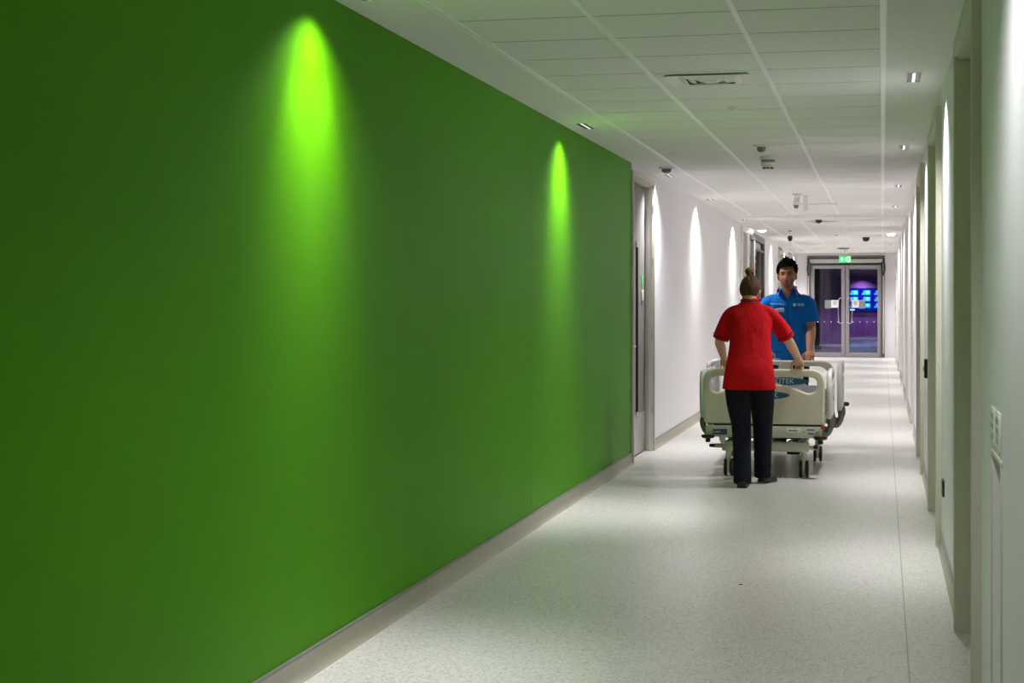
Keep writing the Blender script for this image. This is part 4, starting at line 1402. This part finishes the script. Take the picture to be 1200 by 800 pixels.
for s, e, w in ((shA, elA, wrA), (shB, elB, wrB)):
    tube(body, bend([s.lerp(e, .3), s.lerp(e, .6), e, e.lerp(w, .35), w], 4), interp([.06, .052, .045, .046, .031], 4), 16)
hipA, hipB = ml(-.975, 16.37, .88), ml(-.795, 16.37, .88)
knA, knB = ml(-.985, 16.38, .49), ml(-.79, 16.33, .49)
anA, anB = ml(-.985, 16.52, .10), ml(-.785, 16.34, .10)
for h, k_, a in ((hipA, knA, anA), (hipB, knB, anB)):
    tube(body, bend([h, h.lerp(k_, .5), k_, k_.lerp(a, .35), a], 4), interp([.09, .076, .056, .054, .038], 4), 16)
    tube(body, [a + Vector((0, 0, -.02)), a + Vector((0, -.06, -.062))], [.032, .02], 12)
hand(body, wrB, (.02, -.80, -.52), (.95, .0, .0), (0, .55, -.8), 1.05, (18, 70, 116))
hand(body, wrA, (-.02, -.80, -.52), (-.95, .0, .0), (0, .55, -.8), 1.05, (18, 70, 116))
me = remeshed(body, .0042, 3)
bo = mobj('body', me, [M['skin_m'], M['stubble'], M['lip']], G)
inv = HM.inverted()
for p in me.polygons:
    q = inv @ p.center / 1.06
    if q.y > .02 and abs(q.x) < .075 and -.125 < q.z < .0:
        if abs(q.x) < .024 and -.074 < q.z < -.05 and q.y > .08:
            p.material_index = 2
        elif (q.z < -.066 or (q.z < -.036 and abs(q.x) > .034) or (-.050 < q.z < -.042 and abs(q.x) < .024)) and q.y > .03:
            p.material_index = 1

def face_part(name, build, m, parent):
    b = B(); build(b)
    bmesh.ops.transform(b, matrix=HM @ Matrix.Scale(1.06, 4), verts=b.verts[:])
    return obj(name, b, m, parent, smooth=70)
for s in (-1, 1):
    e = face_part('eye', lambda b: ball(b, (s * .031, .074, .007), (.012, .009, .0058), 16, 10), M['eye'], G)
    face_part('iris', lambda b: ball(b, (s * .031, .0815, .006), (.0062, .0035, .0062), 12, 8), M['iris'], e)
    face_part('eyelid', lambda b: tube(b, bend([(s * .016, .082, .010), (s * .031, .0855, .0145), (s * .047, .077, .009)], 4), .003, 8), M['stubble'], e)
    face_part('eyebrow', lambda b: tube(b, bend([(s * .012, .090, .024), (s * .030, .090, .030), (s * .052, .074, .024)], 4), interp([.0035, .0045, .0025], 4), 8, flat=.8), M['hair_black'], G)
# hair: short sides, volume on top swept to his left
tmp = bmesh.new(); bmesh.ops.create_uvsphere(tmp, u_segments=72, v_segments=52, radius=1.0)
for v in tmp.verts:
    d = v.co.normalized()
    up = max(0, d.z)
    mid_ = sin(pi * min(1, max(0, d.z)))
    x, y, z = d.x * (.0785 + .016 * mid_), d.y * (.101 + .010 * mid_), d.z * .121
    z += .026 * up ** .5 - .004 * d.x * up
    tuft = (sin(34 * d.x + 11 * d.y) * sin(29 * d.y + 7 * d.x) + .6 * sin(61 * d.x - 23 * d.y)) * .055 * min(1, up * 2)
    v.co = Vector((x, y, z)) * (1 + tuft)
    if d.x < -.35 and up > .2: v.co += Vector((-.008, .004, .004)) * up
dele = [v for v in tmp.verts if (v.co.y > .045 and v.co.z < .072 + .35 * v.co.x ** 2 / .08 * .0) or (v.co.y > .0 and v.co.z < .02) or (abs(v.co.x) < .05 and v.co.y > .0 and v.co.z < .07) or (v.co.y <= .0 and v.co.z < -.02) or (abs(v.co.x) > .05 and v.co.z < -.005 and v.co.y > -.04)]
bmesh.ops.delete(tmp, geom=dele, context='VERTS')
bmesh.ops.solidify(tmp, geom=tmp.faces[:], thickness=-.007)
bmesh.ops.transform(tmp, matrix=HM @ Matrix.Scale(1.06, 4), verts=tmp.verts[:])
obj('hair', tmp, M['hair_black'], G, smooth=60)

# tunic
tb = B()
torso(tb, smooth_rows([(.80, .0, .145, .215, .15), (.90, 0, .125, .205, .145), (1.0, 0, .10, .195, .14), (1.12, 0, .06, .192, .138), (1.26, 0, .0, .205, .138), (1.37, 0, -.042, .208, .126), (1.43, 0, -.058, .185, .108), (1.475, 0, -.068, .14, .094), (1.51, 0, -.074, .098, .080), (1.54, 0, -.078, .070, .068)]), 40, 2.2)
for s, e, sg in ((shA, elA, -1), (shB, elB, 1)):
    end = s.lerp(e, .74)
    tube(tb, bend([s + Vector((-sg * .07, 0, .015)), s + Vector((sg * .006, 0, -.02)), s.lerp(e, .4) + Vector((sg * .012, 0, 0)), end + Vector((sg * .016, 0, 0))], 4), interp([.055, .067, .074, .078], 4), 20, False)
me = remeshed(tb, .006, 14)
tun = mobj('tunic', me, M['tunic_blue'], G)
# front surface depth lookup by ray casting on the tunic mesh
from mathutils.bvhtree import BVHTree
bvh = BVHTree.FromPolygons([v.co[:] for v in me.vertices], [p.vertices[:] for p in me.polygons])
def front(x, z, lift=.003):
    hit = bvh.ray_cast(Vector((x, -1.0, z)), Vector((0, 1, 0)))
    return Vector((x, (hit[0].y if hit[0] else -.2) - lift, z))
# open V neck showing skin
ZV, ZT = 1.446, 1.525
b = B()
rows_ = []
for i in range(13):
    z = ZV + (1.565 - ZV) * i / 12
    hw = .004 + .042 * (z - ZV) / .1
    row = []
    for j in range(7):
        x = -hw + 2 * hw * j / 6
        f = front(x, min(z, ZT), .004)
        if z > ZT: f = Vector((x, f.y + (z - ZT) * .7, z))
        row.append(b.verts.new(f))
    rows_.append(row)
for r0, r1 in zip(rows_, rows_[1:]):
    for j in range(6): b.faces.new((r0[j], r0[j + 1], r1[j + 1], r1[j]))
bmesh.ops.solidify(b, geom=b.faces[:], thickness=.002)
o = obj('chest', b, M['skin_m'], bo, smooth=80); o['label'] = 'skin in the open neck of the tunic'
# collar flaps
for s in (-1, 1):
    inn = [(s * .058, 1.566), (s * .046, 1.535), (s * .027, 1.497), (s * .003, 1.442)]
    out = [(s * .082, 1.556), (s * .100, 1.515), (s * .082, 1.472), (s * .014, 1.434)]
    pi_ = bend([(p[0], 0, p[1]) for p in inn], 4); po_ = bend([(p[0], 0, p[1]) for p in out], 4)
    def lay(r, lift):
        f = front(r.x, min(r.z, ZT), lift)
        if r.z > ZT: f = Vector((r.x, f.y + (r.z - ZT) * .9, r.z))
        return f
    b = B(); grid = []
    for p, q in zip(pi_, po_):
        grid.append([b.verts.new(lay(p.lerp(q, j / 5), .009)) for j in range(6)])
    for r0, r1 in zip(grid, grid[1:]):
        for j in range(5): b.faces.new((r0[j], r0[j + 1], r1[j + 1], r1[j]))
    bmesh.ops.solidify(b, geom=b.faces[:], thickness=.003)
    col = obj('collar', b, M['tunic_blue'], tun, smooth=60)
    b = B()
    tube(b, [lay(Vector((s * (.066 + .024 * i / 8), 0, 1.558 - .072 * i / 8)), .013) for i in range(9)], .0042, 8)
    obj('collar_piping', b, M['white_trim'], tun)
# back of the collar
b = B()
nc = Vector((0, -.06, 1.545))
prc = [nc + Vector((cos(a) * .072, sin(a) * .062, .012 + .012 * sin(a))) for a in [radians(-10 + 200 * i / 16) for i in range(17)]]
tube(b, prc, .016, 10, True, flat=.45); obj('collar_band', b, M['tunic_blue'], tun)
# placket line, pocket welts
b = B(); tube(b, [front(.004, z, .001) for z in [1.435 - .02 * i for i in range(32)]], .0022, 6); obj('placket', b, M['navy_trim'], tun)
b = B(); tube(b, [front(x, .935 - .0 * x, .001) for x in [.075 + .0125 * i for i in range(9)]], .004, 6); tube(b, [front(-x, .935, .001) for x in [.075 + .0125 * i for i in range(9)]], .004, 6)
obj('pocket_welt', b, M['navy_trim'], tun)
b = B(); tube(b, [front(x, 1.365, .001) for x in [.055 + .01 * i for i in range(10)]], .0022, 6); obj('pocket_welt', b, M['navy_trim'], tun)
# badge
f0 = front(-.074, 1.338, .013)
b = B(); box(b, -.044, .044, -.003, .003, -.018, .018, .002)
nb = obj('name_badge', b, M['badge'], tun, loc=f0); nb.rotation_euler = (radians(-6), radians(-2), radians(8)); nb['label'] = 'pale green name badge'
b = B()
for z0, w in ((.006, .028), (-.006, .022)): box(b, -w, w, -.0042, -.003, z0 - .002, z0 + .002)
obj('badge_lines', b, M['ink'], nb)
def on_chest(body_, size, x, z, m, name, yawd, tilt=0, bold=False):
    f = front(x, z, .003)
    nrm_pitch = radians(-8)
    f = front(x, z, .006); mt = Matrix.Translation(f) @ Matrix.Rotation(radians(yawd), 4, 'Z') @ Matrix.Rotation(nrm_pitch, 4, 'X') @ RXU @ Matrix.Rotation(radians(tilt), 4, 'Z')
    return text(name, body_, size, m, tun, mt, .0012)
on_chest('Registered Nurse', .0195, -.098, 1.398, M['pale_ink'], 'lettering', -6, -4)
on_chest('NHS', .036, .122, 1.388, M['pale_ink'], 'lettering', 12)
b = B(); f = front(.074, 1.388, .003); box(b, -.018, .018, -.002, .002, -.014, .014, .001)
o = obj('logo_patch', b, M['teal_ink'], tun, loc=f); o.rotation_euler = (radians(-8), 0, radians(10))
b = B()
f = front(.084, 1.38, .006)
tube(b, [(0, 0, .03), (.0, -.002, -.045)], .0052, 10); tube(b, [(0, -.006, .028), (0, -.008, -.005)], .002, 6)
pen = obj('pen', b, M['black']); pen.location = Vector((MX, MY, 0)) + f
tag(pen, "black pen clipped to the blue tunic's chest pocket", 'pen')
# ring on his hand
rb = B()
a_ = Vector((.02, -.80, -.52)).normalized()
n_ = Vector((0, .55, -.8)); n_ = (n_ - a_ * n_.dot(a_)).normalized()
ac_ = Vector((1, 0, 0)); ac_ = (ac_ - a_ * ac_.dot(a_) - n_ * ac_.dot(n_)).normalized()
rc = wrB + a_ * .0925 + ac_ * .011 * 1.05 + n_ * .005
tube(rb, [rc + (ac_ * cos(t) + n_.cross(ac_).cross(ac_) * 0 + n_ * sin(t)) * .0118 for t in [2 * pi * i / 20 for i in range(21)]], .0028, 8, False)
ro = obj('ring', rb, M['gold'], G); ro['label'] = 'gold finger ring'
# trousers
tb = B()
torso(tb, smooth_rows([(.80, 0, .135, .18, .125), (.88, 0, .13, .185, .13), (.98, 0, .11, .17, .12)]), 36, 2.4)
for pts in ((ml(-.975, 16.37, .86), ml(-.98, 16.37, .66), knA, ml(-.985, 16.46, .26), ml(-.985, 16.51, .05)), (ml(-.795, 16.37, .86), ml(-.792, 16.35, .66), knB, ml(-.787, 16.34, .26), ml(-.785, 16.34, .05))):
    tube(tb, bend(list(pts), 5), interp([.112, .098, .08, .074, .072], 5), 22, False)
me = remeshed(tb, .007, 4)
mobj('trousers', me, M['navy'], G)
shoe('shoe', ml(-.985, 16.575, 0), radians(180), 0, G, length=.28)
shoe('shoe', ml(-.785, 16.40, 0), radians(174), 0, G, length=.28)

# ------------------------------------------------------------------ world, camera, colour
w = bpy.data.worlds.new('World'); SC.world = w; w.use_nodes = True
w.node_tree.nodes['Background'].inputs[0].default_value = (.02, .02, .025, 1)
w.node_tree.nodes['Background'].inputs[1].default_value = .2

cam = bpy.data.cameras.new('camera'); co = bpy.data.objects.new('camera', cam); COL.objects.link(co)
cam.sensor_width = 36; cam.sensor_fit = 'HORIZONTAL'; cam.lens = F / 1200 * 36
cam.shift_y = -48 / 1200
cam.clip_start = .05; cam.clip_end = 200
co.location = (0, 0, EYE)
co.rotation_euler = (pi / 2, 0, TH)
SC.camera = co

SC.view_settings.view_transform = 'Standard'
SC.view_settings.look = 'None'
SC.view_settings.gamma = 1
SC.view_settings.use_curve_mapping = False
SC.view_settings.exposure = 0.06
cy = SC.cycles
cy.use_denoising = True
cy.max_bounces = 14; cy.diffuse_bounces = 11; cy.glossy_bounces = 4; cy.transparent_max_bounces = 12; cy.transmission_bounces = 4
cy.sample_clamp_indirect = 6
cy.use_light_tree = True
